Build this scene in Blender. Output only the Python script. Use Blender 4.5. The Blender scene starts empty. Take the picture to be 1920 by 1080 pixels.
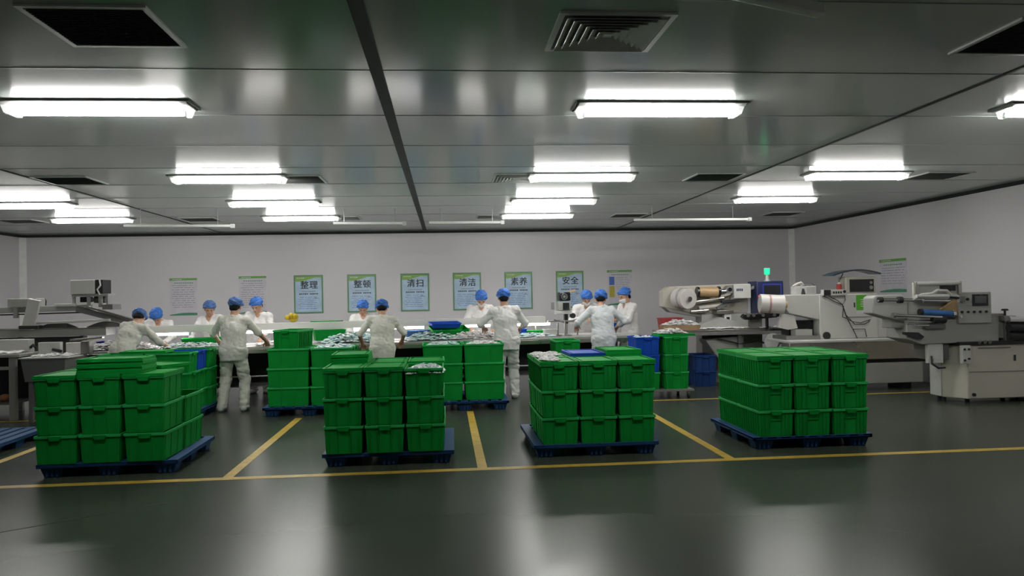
import bpy, bmesh, math, random
import numpy as np
from mathutils import Vector, Matrix
random.seed(7)
SC = bpy.context.scene
COL = SC.collection
R = math.radians

# ---------------------------------------------------------------- camera, world, exposure
def make_camera():
    yaw, pitch, roll, h = 0.0869857, 0.00943155, 0.0186572, 1.6
    cy, sy, cp, sp = math.cos(yaw), math.sin(yaw), math.cos(pitch), math.sin(pitch)
    fwd = Vector((sy*cp, cy*cp, sp)); right = Vector((cy, -sy, 0)); up = right.cross(fwd)
    cr, sr = math.cos(roll), math.sin(roll)
    r = right*cr - up*sr; u = up*cr + right*sr
    cam = bpy.data.cameras.new('camera'); o = bpy.data.objects.new('camera', cam); COL.objects.link(o)
    cam.sensor_width = 36; cam.lens = 1447.49/1920*36; cam.clip_end = 100
    o.matrix_world = Matrix(((r.x, u.x, -fwd.x, 0), (r.y, u.y, -fwd.y, 0), (r.z, u.z, -fwd.z, h), (0, 0, 0, 1)))
    SC.camera = o
make_camera()
SC.view_settings.view_transform = 'Standard'
SC.view_settings.look = 'None'
SC.view_settings.gamma = 1
SC.view_settings.use_curve_mapping = False
SC.view_settings.exposure = 0.0
TUBE = 60.0          # ceiling tube radiance
LINE_TUBE = 22.0      # tubes under the sorting line canopy
W = bpy.data.worlds.new('world'); SC.world = W; W.use_nodes = True
W.node_tree.nodes['Background'].inputs[0].default_value = (0.6, 0.65, 0.65, 1)
W.node_tree.nodes['Background'].inputs[1].default_value = 0.02
SC.cycles.use_denoising = True
SC.cycles.max_bounces = 8; SC.cycles.diffuse_bounces = 5; SC.cycles.glossy_bounces = 4
SC.cycles.sample_clamp_indirect = 6.0
SC.cycles.caustics_reflective = False; SC.cycles.caustics_refractive = False

# ---------------------------------------------------------------- materials
MATS = {}
def mat(name, col, rough=0.5, metal=0.0, var=0.06, scale=6.0, spec=0.5, emit=None, bump=0.0, alpha=None, rvar=0.1, coat=0.0):
    m = bpy.data.materials.new(name); m.use_nodes = True
    nt = m.node_tree; b = nt.nodes['Principled BSDF']
    tc = nt.nodes.new('ShaderNodeTexCoord'); nz = nt.nodes.new('ShaderNodeTexNoise')
    nz.inputs['Scale'].default_value = scale; nz.inputs['Detail'].default_value = 5
    nt.links.new(tc.outputs['Object'], nz.inputs['Vector'])
    rp = nt.nodes.new('ShaderNodeValToRGB')
    c = Vector(col)
    rp.color_ramp.elements[0].position = 0.3; rp.color_ramp.elements[1].position = 0.7
    rp.color_ramp.elements[0].color = (*(c*(1-var)), 1); rp.color_ramp.elements[1].color = (*[min(1, x*(1+var)) for x in col], 1)
    nt.links.new(nz.outputs['Fac'], rp.inputs['Fac']); nt.links.new(rp.outputs['Color'], b.inputs['Base Color'])
    mr = nt.nodes.new('ShaderNodeMapRange')
    mr.inputs['To Min'].default_value = rough*(1-rvar); mr.inputs['To Max'].default_value = min(1, rough*(1+rvar))
    nt.links.new(nz.outputs['Fac'], mr.inputs['Value']); nt.links.new(mr.outputs['Result'], b.inputs['Roughness'])
    b.inputs['Metallic'].default_value = metal; b.inputs['Specular IOR Level'].default_value = spec
    if coat: b.inputs['Coat Weight'].default_value = coat
    if emit:
        b.inputs['Emission Color'].default_value = (*emit[0], 1); b.inputs['Emission Strength'].default_value = emit[1]
    if bump:
        bp = nt.nodes.new('ShaderNodeBump'); bp.inputs['Strength'].default_value = bump; bp.inputs['Distance'].default_value = 0.01
        nt.links.new(nz.outputs['Fac'], bp.inputs['Height']); nt.links.new(bp.outputs['Normal'], b.inputs['Normal'])
    if alpha is not None:
        b.inputs['Alpha'].default_value = alpha
    MATS[name] = m
    return m
def island_mat(name, cols, rough=0.4):
    m = bpy.data.materials.new(name); m.use_nodes = True
    nt = m.node_tree; b = nt.nodes['Principled BSDF']
    g = nt.nodes.new('ShaderNodeNewGeometry'); rp = nt.nodes.new('ShaderNodeValToRGB'); rp.color_ramp.interpolation = 'CONSTANT'
    for i, c in enumerate(cols):
        e = rp.color_ramp.elements[i] if i < 2 else rp.color_ramp.elements.new(i/len(cols))
        e.position = i/len(cols); e.color = (*c, 1)
    nt.links.new(g.outputs['Random Per Island'], rp.inputs['Fac']); nt.links.new(rp.outputs['Color'], b.inputs['Base Color'])
    b.inputs['Roughness'].default_value = rough
    MATS[name] = m
    return m

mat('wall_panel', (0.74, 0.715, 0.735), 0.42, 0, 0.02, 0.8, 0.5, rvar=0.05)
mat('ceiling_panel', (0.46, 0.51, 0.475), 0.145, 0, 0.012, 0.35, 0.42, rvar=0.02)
mat('floor_epoxy', (0.050, 0.060, 0.046), 0.265, 0, 0.06, 0.4, 0.12, rvar=0.05)
mat('seam_dark', (0.03, 0.036, 0.032), 0.55, 0, 0.3, 3, 0.12)
mat('seam_grey', (0.28, 0.30, 0.29), 0.3)
mat('seam_light', (0.5, 0.52, 0.52), 0.25)
mat('post_white', (0.88, 0.88, 0.85), 0.4)
mat('floor_line', (0.55, 0.36, 0.05), 0.45, 0, 0.18, 9)
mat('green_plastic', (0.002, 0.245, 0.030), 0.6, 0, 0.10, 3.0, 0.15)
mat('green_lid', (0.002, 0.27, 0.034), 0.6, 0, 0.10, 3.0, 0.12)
mat('green_rim', (0.022, 0.38, 0.09), 0.6, 0, 0.12, 8.0, 0.2)  # paler than the body: edge wear and light from above in the colour
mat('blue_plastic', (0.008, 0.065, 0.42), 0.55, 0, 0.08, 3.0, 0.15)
mat('pallet_blue', (0.010, 0.052, 0.15), 0.55, 0, 0.12, 4.0, 0.25)
mat('cloth_white', (0.77, 0.75, 0.74), 0.85, 0, 0.03, 8, 0.2, bump=0.15)
mat('cloth_cream', (0.72, 0.70, 0.63), 0.85, 0, 0.03, 8, 0.2, bump=0.15)
mat('cloth_grey', (0.72, 0.74, 0.76), 0.85, 0, 0.03, 8, 0.2, bump=0.15)
mat('skin', (0.52, 0.30, 0.20), 0.55, 0, 0.05, 10)
mat('hair', (0.007, 0.0065, 0.007), 0.75, 0, 0.2, 40, 0.15)
mat('cap_blue', (0.032, 0.145, 0.50), 0.6, 0, 0.38, 30, bump=0.8)
mat('cap_slate', (0.04, 0.11, 0.29), 0.6, 0, 0.38, 30, bump=0.8)
mat('mask_white', (0.75, 0.76, 0.75), 0.8)
mat('eye_dark', (0.02, 0.015, 0.012), 0.2)
mat('lips', (0.36, 0.13, 0.10), 0.5)
mat('shoe_grey', (0.55, 0.55, 0.54), 0.6)
mat('shoe_sole', (0.12, 0.12, 0.12), 0.7)
mat('machine_cream', (0.56, 0.53, 0.46), 0.45, 0, 0.04, 3)
mat('machine_grey', (0.40, 0.40, 0.375), 0.45, 0, 0.05, 3)
mat('machine_ivory', (0.68, 0.645, 0.55), 0.45, 0, 0.03, 3)
mat('machine_light', (0.62, 0.615, 0.58), 0.42, 0, 0.04, 3)
mat('machine_dark', (0.16, 0.16, 0.155), 0.45, 0, 0.08, 3)
mat('steel', (0.50, 0.48, 0.44), 0.28, 1.0, 0.06, 4)
mat('steel_dull', (0.36, 0.35, 0.34), 0.42, 0.8, 0.08, 4)
mat('chrome', (0.75, 0.75, 0.75), 0.15, 1.0, 0.03, 8)
mat('rubber_black', (0.018, 0.018, 0.02), 0.6, 0, 0.2, 12)
mat('black_gloss', (0.014, 0.015, 0.018), 0.2, 0, 0.1, 12)
mat('film_white', (0.70, 0.67, 0.64), 0.35, 0, 0.04, 14)
mat('film_tan', (0.52, 0.34, 0.17), 0.4, 0, 0.06, 14)
mat('film_band', (0.45, 0.25, 0.24), 0.4)
mat('film_blue', (0.04, 0.14, 0.36), 0.3, 0, 0.08, 10)
mat('blue_plastic_shaded', (0.012, 0.04, 0.16), 0.6, 0, 0.1, 3, 0.15)  # blue crate plastic with the shade under the machine table in its colour
mat('navy', (0.012, 0.02, 0.085), 0.35, 0, 0.1, 6)
mat('navy_line', (0.05, 0.07, 0.42), 0.4)
mat('screen_dark', (0.02, 0.022, 0.026), 0.12)
mat('screen_grey', (0.10, 0.11, 0.11), 0.2)
mat('red_plastic', (0.34, 0.035, 0.03), 0.45)
mat('yellow_plastic', (0.55, 0.40, 0.02), 0.5)
mat('paper_white', (0.70, 0.67, 0.72), 0.5)
mat('paper_blue', (0.50, 0.66, 0.83), 0.32, 0, 0.14, 5)
mat('frame_green', (0.13, 0.30, 0.15), 0.35)
mat('print_green', (0.15, 0.40, 0.07), 0.4)
mat('print_teal', (0.08, 0.30, 0.18), 0.4)
mat('print_lime', (0.26, 0.46, 0.10), 0.4)
mat('print_black', (0.012, 0.02, 0.03), 0.5)
mat('print_grey', (0.20, 0.20, 0.30), 0.5)
mat('print_blue', (0.045, 0.13, 0.52), 0.4)
mat('print_yellow', (0.50, 0.42, 0.03), 0.4)
mat('sticker_green', (0.10, 0.42, 0.03), 0.4)
mat('lamp_white', (0.62, 0.62, 0.60), 0.4)
mat('lamp_edge', (0.22, 0.225, 0.22), 0.4)
mat('clear_plastic', (0.75, 0.77, 0.77), 0.15, 0, 0.03, 8, alpha=0.45)
mat('tube_glow', (0.9, 0.9, 0.9), 0.3, emit=((1.0, 0.985, 0.96), TUBE))
mat('line_tube_glow', (0.9, 0.9, 0.9), 0.3, emit=((1.0, 0.97, 0.94), LINE_TUBE))
mat('beacon_green', (0.02, 0.5, 0.25), 0.3, emit=((0.01, 1.0, 0.30), 1.3))
mat('button_red', (0.6, 0.02, 0.02), 0.3, emit=((1.0, 0.03, 0.02), 1.2))
mat('grille_dark', (0.12, 0.125, 0.12), 0.5)
mat('grille_mid', (0.17, 0.17, 0.165), 0.45)
mat('diffuser_slat', (0.80, 0.80, 0.78), 0.4)
mat('vent_frame', (0.66, 0.67, 0.66), 0.35)
mat('carton_tan', (0.45, 0.30, 0.16), 0.7)
mat('dark_cover', (0.035, 0.055, 0.075), 0.25, 0, 0.2, 4)
mat('orange_plug', (0.6, 0.25, 0.12), 0.5)
mat('table_top', (0.50, 0.50, 0.48), 0.3, 0.3, 0.05, 4)
island_mat('packet_white', [(0.82, 0.80, 0.79), (0.86, 0.85, 0.84), (0.62, 0.61, 0.61), (0.78, 0.72, 0.73), (0.88, 0.87, 0.87)])
island_mat('packet_teal', [(0.80, 0.82, 0.82), (0.46, 0.64, 0.68), (0.84, 0.85, 0.84), (0.60, 0.72, 0.78), (0.34, 0.60, 0.50)])
island_mat('packet_clear', [(0.74, 0.79, 0.79), (0.52, 0.68, 0.68), (0.82, 0.85, 0.85)], 0.25)

# ---------------------------------------------------------------- helpers
def basis(d):
    d = Vector(d).normalized()
    t = Vector((0, 0, 1)) if abs(d.z) < 0.9 else Vector((1, 0, 0))
    a = d.cross(t).normalized(); return a, d.cross(a).normalized()
class MB:
    def __init__(s): s.v = []; s.f = []
    def add(s, vs, fs):
        n = len(s.v); s.v += [tuple(v) for v in vs]; s.f += [tuple(i+n for i in f) for f in fs]; return s
    def hull8(s, lo, hi):      # two quads (4 points each, same winding)
        return s.add(list(lo)+list(hi), [(3, 2, 1, 0), (4, 5, 6, 7), (0, 1, 5, 4), (1, 2, 6, 5), (2, 3, 7, 6), (3, 0, 4, 7)])
    def box(s, x0, y0, z0, x1, y1, z1):
        return s.hull8([(x0, y0, z0), (x1, y0, z0), (x1, y1, z0), (x0, y1, z0)], [(x0, y0, z1), (x1, y0, z1), (x1, y1, z1), (x0, y1, z1)])
    def rbox(s, c, size, rot=(0, 0, 0)):
        M = Matrix.Translation(c) @ Matrix.Rotation(rot[2], 4, 'Z') @ Matrix.Rotation(rot[1], 4, 'Y') @ Matrix.Rotation(rot[0], 4, 'X')
        a, b, d = [x/2 for x in size]
        P = [M @ Vector(p) for p in [(-a, -b, -d), (a, -b, -d), (a, b, -d), (-a, b, -d), (-a, -b, d), (a, -b, d), (a, b, d), (-a, b, d)]]
        return s.hull8(P[:4], P[4:])
    def beam(s, p0, p1, w, h):
        p0, p1 = Vector(p0), Vector(p1); d = (p1-p0).normalized()
        side = d.cross(Vector((0, 0, 1)))
        side = side.normalized() if side.length > 1e-4 else Vector((1, 0, 0))
        up = side.cross(d).normalized()
        q = lambda p: [p-side*w/2-up*h/2, p+side*w/2-up*h/2, p+side*w/2+up*h/2, p-side*w/2+up*h/2]
        return s.hull8(q(p0), q(p1))
    def cyl(s, p0, p1, r0, r1=None, n=16):
        r1 = r0 if r1 is None else r1
        p0, p1 = Vector(p0), Vector(p1); a, b = basis(p1-p0)
        vs = []
        for p, r in ((p0, r0), (p1, r1)):
            vs += [p + (a*math.cos(2*math.pi*i/n) + b*math.sin(2*math.pi*i/n))*r for i in range(n)]
        fs = [(i, (i+1) % n, n+(i+1) % n, n+i) for i in range(n)] + [tuple(range(n-1, -1, -1)), tuple(range(n, 2*n))]
        return s.add(vs, fs)
    def ring(s, p0, p1, ro, ri, n=24):
        p0, p1 = Vector(p0), Vector(p1); a, b = basis(p1-p0); vs = []
        for p, r in ((p0, ro), (p1, ro), (p1, ri), (p0, ri)):
            vs += [p + (a*math.cos(2*math.pi*i/n) + b*math.sin(2*math.pi*i/n))*r for i in range(n)]
        fs = []
        for k in range(4):
            for i in range(n):
                fs.append((k*n+i, k*n+(i+1) % n, ((k+1) % 4)*n+(i+1) % n, ((k+1) % 4)*n+i))
        return s.add(vs, fs)
    def tube(s, pts, r, n=8):
        pts = [Vector(p) for p in pts]; vs = []; fs = []
        for k, p in enumerate(pts):
            d = (pts[min(k+1, len(pts)-1)] - pts[max(k-1, 0)])
            a, b = basis(d)
            vs += [p + (a*math.cos(2*math.pi*i/n) + b*math.sin(2*math.pi*i/n))*r for i in range(n)]
        for k in range(len(pts)-1):
            fs += [(k*n+i, k*n+(i+1) % n, (k+1)*n+(i+1) % n, (k+1)*n+i) for i in range(n)]
        m = (len(pts)-1)*n
        fs += [tuple(range(n-1, -1, -1)), tuple(range(m, m+n))]
        return s.add(vs, fs)
    def prism(s, poly, axis, a, b):
        def P(p, t):
            return {'x': (t, p[0], p[1]), 'y': (p[0], t, p[1]), 'z': (p[0], p[1], t)}[axis]
        n = len(poly)
        vs = [P(p, a) for p in poly] + [P(p, b) for p in poly]
        fs = [tuple(range(n)), tuple(range(2*n-1, n-1, -1))] + [(i, n+i, n+(i+1) % n, (i+1) % n) for i in range(n)]
        return s.add(vs, fs)
    def ell(s, c, rad, n=16, m=10):
        c = Vector(c); vs = [c+Vector((0, 0, -rad[2]))]; fs = []
        for j in range(1, m):
            t = -math.pi/2 + math.pi*j/m
            vs += [c+Vector((rad[0]*math.cos(t)*math.cos(2*math.pi*i/n), rad[1]*math.cos(t)*math.sin(2*math.pi*i/n), rad[2]*math.sin(t))) for i in range(n)]
        vs.append(c+Vector((0, 0, rad[2])))
        for i in range(n): fs.append((0, 1+(i+1) % n, 1+i))
        for j in range(m-2):
            for i in range(n):
                a, b = 1+j*n+i, 1+j*n+(i+1) % n; fs.append((a, b, b+n, a+n))
        L = len(vs)-1
        for i in range(n): fs.append((L, L-n+i, L-n+(i+1) % n))
        return s.add(vs, fs)
    def build(s, name, m, parent=None, bevel=0.0, smooth=True, world=False):
        me = bpy.data.meshes.new(name)
        off = Vector(parent.location) if (parent and world) else Vector((0, 0, 0))
        me.from_pydata([(v[0]-off.x, v[1]-off.y, v[2]-off.z) for v in s.v], [], s.f)
        bm = bmesh.new(); bm.from_mesh(me); bmesh.ops.recalc_face_normals(bm, faces=bm.faces); bm.to_mesh(me); bm.free()
        me.materials.append(MATS[m] if isinstance(m, str) else m)
        if smooth:
            me.polygons.foreach_set('use_smooth', [True]*len(me.polygons)); me.set_sharp_from_angle(angle=R(35))
        o = bpy.data.objects.new(name, me); COL.objects.link(o)
        if parent: o.parent = parent
        if bevel:
            bv = o.modifiers.new('bevel', 'BEVEL'); bv.width = bevel; bv.segments = 2; bv.limit_method = 'ANGLE'
        return o
def tag(o, label, cat, group=None, kind=None):
    if label: o['label'] = label
    if cat: o['category'] = cat
    if group: o['group'] = group
    if kind: o['kind'] = kind
    return o
def thing(name, label, cat, loc=(0, 0, 0), rz=0.0, group=None):
    o = bpy.data.objects.new(name, None); COL.objects.link(o); o.empty_display_size = 0.1
    o.location = loc; o.rotation_euler = (0, 0, rz)
    return tag(o, label, cat, group)
def struct(o):
    o['kind'] = 'structure'; return o
def dup(root, loc=None, rot=None, label=None, group=None):
    r = root.copy(); COL.objects.link(r)
    if loc is not None: r.location = loc
    if rot is not None: r.rotation_euler = rot if not isinstance(rot, (int, float)) else (0, 0, rot)
    if label: r['label'] = label
    if group: r['group'] = group
    for ch in list(root.children):
        c = ch.copy(); COL.objects.link(c); c.parent = r
        for g in list(ch.children):
            d = g.copy(); COL.objects.link(d); d.parent = c
    return r
def text_mesh(name, body, size, m, parent, loc, rot, extrude=0.0008, align='CENTER'):
    cu = bpy.data.curves.new(name, 'FONT'); cu.body = body; cu.size = size; cu.extrude = extrude
    cu.align_x = align; cu.align_y = 'CENTER'; cu.space_character = 1.12
    t = bpy.data.objects.new(name, cu); COL.objects.link(t)
    bpy.context.view_layer.update()
    me = bpy.data.meshes.new_from_object(t.evaluated_get(bpy.context.evaluated_depsgraph_get()))
    bpy.data.objects.remove(t)
    bm = bmesh.new(); bm.from_mesh(me)          # second pass slightly shifted: heavier strokes
    src = bm.verts[:]+bm.edges[:]+bm.faces[:]
    for i, (dx, dy) in enumerate(((size*.025, 0), (size*.05, 0), (size*.025, size*.022))):
        g = bmesh.ops.duplicate(bm, geom=src)
        for v in g['geom']:
            if isinstance(v, bmesh.types.BMVert): v.co.x += dx-size*.012; v.co.y += dy; v.co.z += 0.0002*(i+1)
    bm.to_mesh(me); bm.free()
    me.materials.clear(); me.materials.append(MATS[m])
    o = bpy.data.objects.new(name, me); COL.objects.link(o)
    if parent: o.parent = parent
    o.location = loc; o.rotation_euler = rot
    return o

# ---------------------------------------------------------------- room shell
XL, XR, YB, YF, ZC = -9.0, 8.1, 17.35, -3.5, 3.075
def slab(name, m, *b):
    return struct(MB().box(*b).build(name, m, smooth=False))
slab('floor', 'floor_epoxy', XL-.2, YF-.2, -.2, XR+.2, YB+.2, 0)
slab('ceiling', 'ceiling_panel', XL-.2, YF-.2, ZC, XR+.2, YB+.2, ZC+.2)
slab('wall_back', 'wall_panel', XL-.2, YB, 0, XR+.2, YB+.2, ZC)
slab('wall_left', 'wall_panel', XL-.2, YF, 0, XL, YB, ZC)
slab('wall_right', 'wall_panel', XR, YF, 0, XR+.2, YB, ZC)
slab('wall_front', 'wall_panel', XL-.2, YF-.2, 0, XR+.2, YF, ZC)
# cove strips where ceiling meets walls, corner posts
NT = [0]
def trim(m, mb, bevel=0):
    NT[0] += 1
    return struct(mb.build('trim_%d' % NT[0], m, smooth=False, bevel=bevel))
trim('seam_dark', MB().prism([(YB, ZC), (YB, ZC-.05), (YB-.05, ZC)], 'x', XL, XR))
trim('seam_dark', MB().prism([(XR, ZC), (XR-.05, ZC), (XR, ZC-.05)], 'y', YF, YB))
trim('seam_dark', MB().prism([(XL, ZC), (XL+.05, ZC), (XL, ZC-.05)], 'y', YF, YB))
trim('post_white', MB().prism([(XR, YB), (XR-.10, YB), (XR, YB-.10)], 'z', 0, ZC-.05))
trim('post_white', MB().prism([(XL, YB), (XL+.10, YB), (XL, YB-.10)], 'z', 0, ZC-.05))
# long ceiling joint strips and cross panel joints
trim('seam_dark', MB().box(-.455, YF, ZC-.012, -.375, YB-.05, ZC))
for x in (-4.80, 3.91):
    trim('seam_dark', MB().box(x-.012, YF, ZC-.008, x+.012, YB-.05, ZC))
y = 1.28
while y < 16.9:
    trim('seam_grey', MB().box(XL+.05, y-.006, ZC-.003, XR-.05, y+.006, ZC))
    y += 1.255
# yellow floor marking
trim('floor_line', MB().box(XL+.3, 7.10, .0, XR-.1, 7.20, .002))
for x, a, b in ((-1.985, 7.2, 10.62), (.32, 7.2, 10.75), (2.69, 7.2, 11.2), (-4.55, 7.2, 11.1)):
    trim('floor_line', MB().box(x-.045, a, 0, x+.045, b, .0021))
trim('floor_line', MB().box(XL+.3, 11.1, 0, -4.595, 11.19, .002))
trim('floor_line', MB().box(2.735, 11.2, 0, XR-.1, 11.28, .002))
# dark expansion joint on the near floor
trim('seam_dark', MB().beam((-3.9, 5.2, .0005), (-2.2, 6.4, .0005), .012, .001))

# ---------------------------------------------------------------- ceiling lamps and vents
def ceiling_lamp(x, y, label):
    t = thing('ceiling_lamp', label, 'ceiling lamp', (x, y, ZC), 0, 'twin tube ceiling lamps')
    if 'proto' in lampc:
        COL.objects.unlink(t); bpy.data.objects.remove(t)
        return dup(lampc['proto'], (x, y, ZC), None, label)
    lampc['proto'] = t
    MB().prism([(-.14, 0), (.14, 0), (.14, -.014), (.11, -.026), (-.11, -.026), (-.14, -.014)], 'x', -.66, .66).build('base_plate', 'lamp_white', t)
    e = MB()
    for s in (-1, 1): e.box(-.68, s*.143-.003, -.016, .68, s*.143+.003, 0)
    for s in (-1, 1): e.box(s*.677-.003, -.14, -.016, s*.677+.003, .14, 0)
    e.build('rim', 'lamp_edge', t)
    for s in (-1, 1):
        MB().cyl((-.585, s*.05, -.056), (.585, s*.05, -.056), .022, n=12).build('tube', 'tube_glow', t)
    for s in (-1, 1):
        c = MB()
        c.prism([(s*.59, -.027), (s*.66, -.027), (s*.635, -.086), (s*.59, -.086)], 'y', -.09, .09)
        c.build('end_cap', 'clear_plastic', t, bevel=.006)
    return t
lampc = {}
LX = {'far left': -6.07, 'left': -2.52, 'middle': 1.71, 'right': 5.25}
LY = [('nearest', 5.95, ('left', 'middle', 'right')), ('second', 9.40, ('left', 'middle', 'right')),
      ('third', 11.82, ('far left', 'left', 'middle', 'right')), ('farthest', 13.98, ('far left', 'left', 'middle'))]
for rn, y, cols in LY:
    for cn in cols:
        ceiling_lamp(LX[cn], y, 'lit twin tube ceiling lamp, %s column of the %s lamp row' % (cn, rn))

ventc = {}
def vent(x, y, kind, label):
    loc = (x, y, ZC)
    if kind in ventc:
        return dup(ventc[kind], loc, None, label)
    name = {'return': 'return_air_grille', 'diffuser': 'air_diffuser'}[kind]
    t = thing(name, label, 'ceiling vent', loc, 0, 'square ceiling vents'); ventc[kind] = t
    h = .30
    f = MB()
    for s in (-1, 1):
        f.box(s*h-.015, -h-.015, -.012, s*h+.015, h+.015, 0); f.box(-h+.015, s*h-.015, -.012, h-.015, s*h+.015, 0)
    f.build('frame', 'vent_frame', t)
    if kind == 'return':
        MB().box(-h+.015, -h+.015, -.003, h-.015, h-.015, -.001).build('backing', 'grille_dark', t)
        g = MB()
        for i in range(22):
            yy = -h+.03+i*(2*h-.06)/21
            g.rbox((0, yy, -.007), (2*h-.03, .016, .0025), (R(38), 0, 0))
        g.build('louvre', 'grille_dark', t)
    else:
        MB().box(-h+.015, -h+.015, -.003, h-.015, h-.015, -.001).build('backing', 'grille_dark', t)
        for i in range(6):
            a = h-.03-i*.042; b = a-.034
            s_ = MB()
            o4 = [(-a, -a, -.024), (a, -a, -.024), (a, a, -.024), (-a, a, -.024)]
            i4 = [(-b, -b, -.005), (b, -b, -.005), (b, b, -.005), (-b, b, -.005)]
            i5 = [(p[0], p[1], p[2]+.002) for p in i4]; o5 = [(p[0], p[1], p[2]+.002) for p in o4]
            fs = []
            for k in range(4):
                k2 = (k+1) % 4
                fs += [(k, k2, 4+k2, 4+k), (8+k, 12+k, 12+k2, 8+k2), (k, 8+k, 8+k2, k2), (4+k, 4+k2, 12+k2, 12+k)]
            s_.add(o4+i4+o5+i5, fs); s_.build('slat', 'diffuser_slat', t)
        MB().box(-.025, -.025, -.022, .025, .025, -.004).build('center_plate', 'diffuser_slat', t)
    return t
vent(-1.77, 4.28, 'return', 'large dark return air grille, left of the centre ceiling seam, nearest row')
vent(.94, 4.28, 'diffuser', 'large square diffuser of nested slats at the top right of centre')
vent(3.50, 4.28, 'return', 'dark return grille cut by the right edge, nearest vent row')
vent(-4.44, 9.65, 'return', 'dark grille beside the left ceiling seam, second vent row')
vent(-1.77, 9.65, 'return', 'dark grille behind the left second-row lamp')
vent(.94, 9.65, 'diffuser', 'striped slatted diffuser beside the middle second-row lamp')
vent(3.47, 9.65, 'return', 'dark grille left of the right ceiling seam, second vent row')
vent(6.50, 9.65, 'return', 'dark grille near the right wall, second vent row')
vent(-4.36, 14.35, 'return', 'small far grille beside the left ceiling seam, back vent row')
vent(-1.83, 14.35, 'return', 'small far grille left of the centre seam, back vent row')
vent(.92, 14.35, 'return', 'small far grille right of the centre seam, back vent row')
vent(3.48, 14.35, 'return', 'small far grille beside the right seam, back vent row')
vent(-7.43, 14.35, 'return', 'small far grille at the far left above the corner')
vent(6.50, 14.35, 'return', 'small far grille near the right back corner')

# unlit bars hung over the sorting line
def hung_bar(x0, x1, y0, y1, z, label):
    t = thing('hanging_light_bar', label, 'light bar', ((x0+x1)/2, (y0+y1)/2, z), 0, 'unlit bars hung over the line')
    MB().beam((x0, y0, z), (x1, y1, z), .07, .035).build('channel', 'post_white', t, world=True)
    for k in (.15, .85):
        x = x0+(x1-x0)*k; yy = y0+(y1-y0)*k
        MB().cyl((x, yy, z+.01), (x, yy, ZC), .006, n=8).build('hanger_rod', 'seam_grey', t, world=True)
    MB().beam((x1-.05, y1-.008, z-.002), (x1+.01, y1, z-.002), .09, .06).build('end_bracket', 'vent_frame', t, world=True)
    return t
hung_bar(-4.98, -3.36, 12.55, 12.75, 2.80, 'thin unlit white bar hung below the ceiling at left')
hung_bar(-1.80, -.63, 12.85, 12.95, 2.835, 'thin unlit bar hung left of the centre ceiling seam')
hung_bar(-.24, 1.01, 12.95, 13.05, 2.84, 'thin unlit bar hung right of the centre ceiling seam')
hung_bar(3.25, 5.33, 12.95, 13.05, 2.85, 'long unlit bar hung before the right part of the back wall')
tb = thing('tube_fitting', 'unlit white tube fitting cut by the top edge', 'lamp', (1.62, 3.55, ZC), 0)
MB().beam((1.15, 3.35, ZC-.095), (1.88, 3.66, ZC-.095), .06, .06).build('housing', 'post_white', tb, world=True, bevel=.008)
for k in (.2, .8):
    MB().box(1.15+.73*k-.02, 3.35+.31*k-.02, ZC-.068, 1.15+.73*k+.02, 3.35+.31*k+.02, ZC).build('mount', 'lamp_edge', tb, world=True)

# ---------------------------------------------------------------- posters on the walls
def lines(mb, x0, x1, z, n, dz, h, seed, brk=.25, yy=-.0126):
    rnd = random.Random(seed)
    for i in range(n):
        a = x0 + rnd.choice((0, 0, .03)); b = x1 - rnd.random()*.06
        x = a
        while x < b:
            w = min(b-x, .03+rnd.random()*.12)
            mb.box(x, yy, z-i*dz-h/2, x+w, yy+.0006, z-i*dz+h/2); x += w + .008 + rnd.random()*brk*.06
    return mb
def dashes(mb, x0, x1, z, h, n, seed, yy=-.0126):
    rnd = random.Random(seed); w = (x1-x0)/n
    for i in range(n):
        mb.box(x0+i*w, yy, z-h/2*(.6+.4*rnd.random()), x0+i*w+w*.72, yy+.0006, z+h/2)
    return mb
def blue_poster(x, z, word, seed, label):
    t = thing('poster', label, 'poster', (x, YB, z), 0, 'framed blue posters on the back wall')
    w, h = .30, .405
    f = MB()
    for s in (-1, 1):
        f.box(s*w-.016, -.018, -h-.016, s*w+.016, 0, h+.016); f.box(-w+.016, -.018, s*h-.016, w-.016, 0, s*h+.016)
    f.build('frame', 'frame_green', t)
    MB().box(-w+.012, -.011, -h+.012, w-.012, -.002, h-.012).build('panel', 'paper_blue', t)
    wave = [(-w+.014, h-.014), (w-.014, h-.014), (w-.014, h-.045)]
    for i in range(13):
        u = i/12; wave.append((w-.014-u*(2*w-.028), h-.045-.075*(u*u*(3-2*u))+.012*math.sin(u*6)))
    MB().prism(wave, 'y', -.0125, -.0115).build('header', 'print_lime', t)
    dashes(MB(), -w+.05, -w+.22, h-.05, .022, 5, seed, -.0132).build('header_print', 'paper_white', t)
    text_mesh('heading', word, .185, 'print_black', t, (.01, -.013, h-.215), (R(90), 0, 0))
    dashes(MB(), -.14, .16, h-.345, .014, 9, seed+1).build('subheading', 'print_grey', t)
    dashes(MB(), -.2, .0, h-.40, .026, 5, seed+2).build('slogan', 'print_black', t)
    dashes(MB(), .03, .21, h-.40, .026, 5, seed+3).build('slogan', 'print_black', t)
    lines(MB(), -.22, .20, h-.47, 7, .042, .008, seed+4).build('small_print', 'print_blue', t)
    q = MB()
    rnd = random.Random(seed+9)
    for i in range(5): q.cyl((.12+.02*i, -.0128, h-.50+.03*rnd.random()), (.15+.02*i, -.0128, h-.52+.04*rnd.random()), .003, n=6)
    q.build('sketch', 'print_black', t)
    return t
POST = [(-2.99, '整理', 'leftmost'), (-1.83, '整顿', 'second from left'), (-.66, '清扫', 'third from left'), (.50, '清洁', 'fourth from left'), (1.66, '素养', 'fifth from left'), (2.83, '安全', 'rightmost')]
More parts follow.
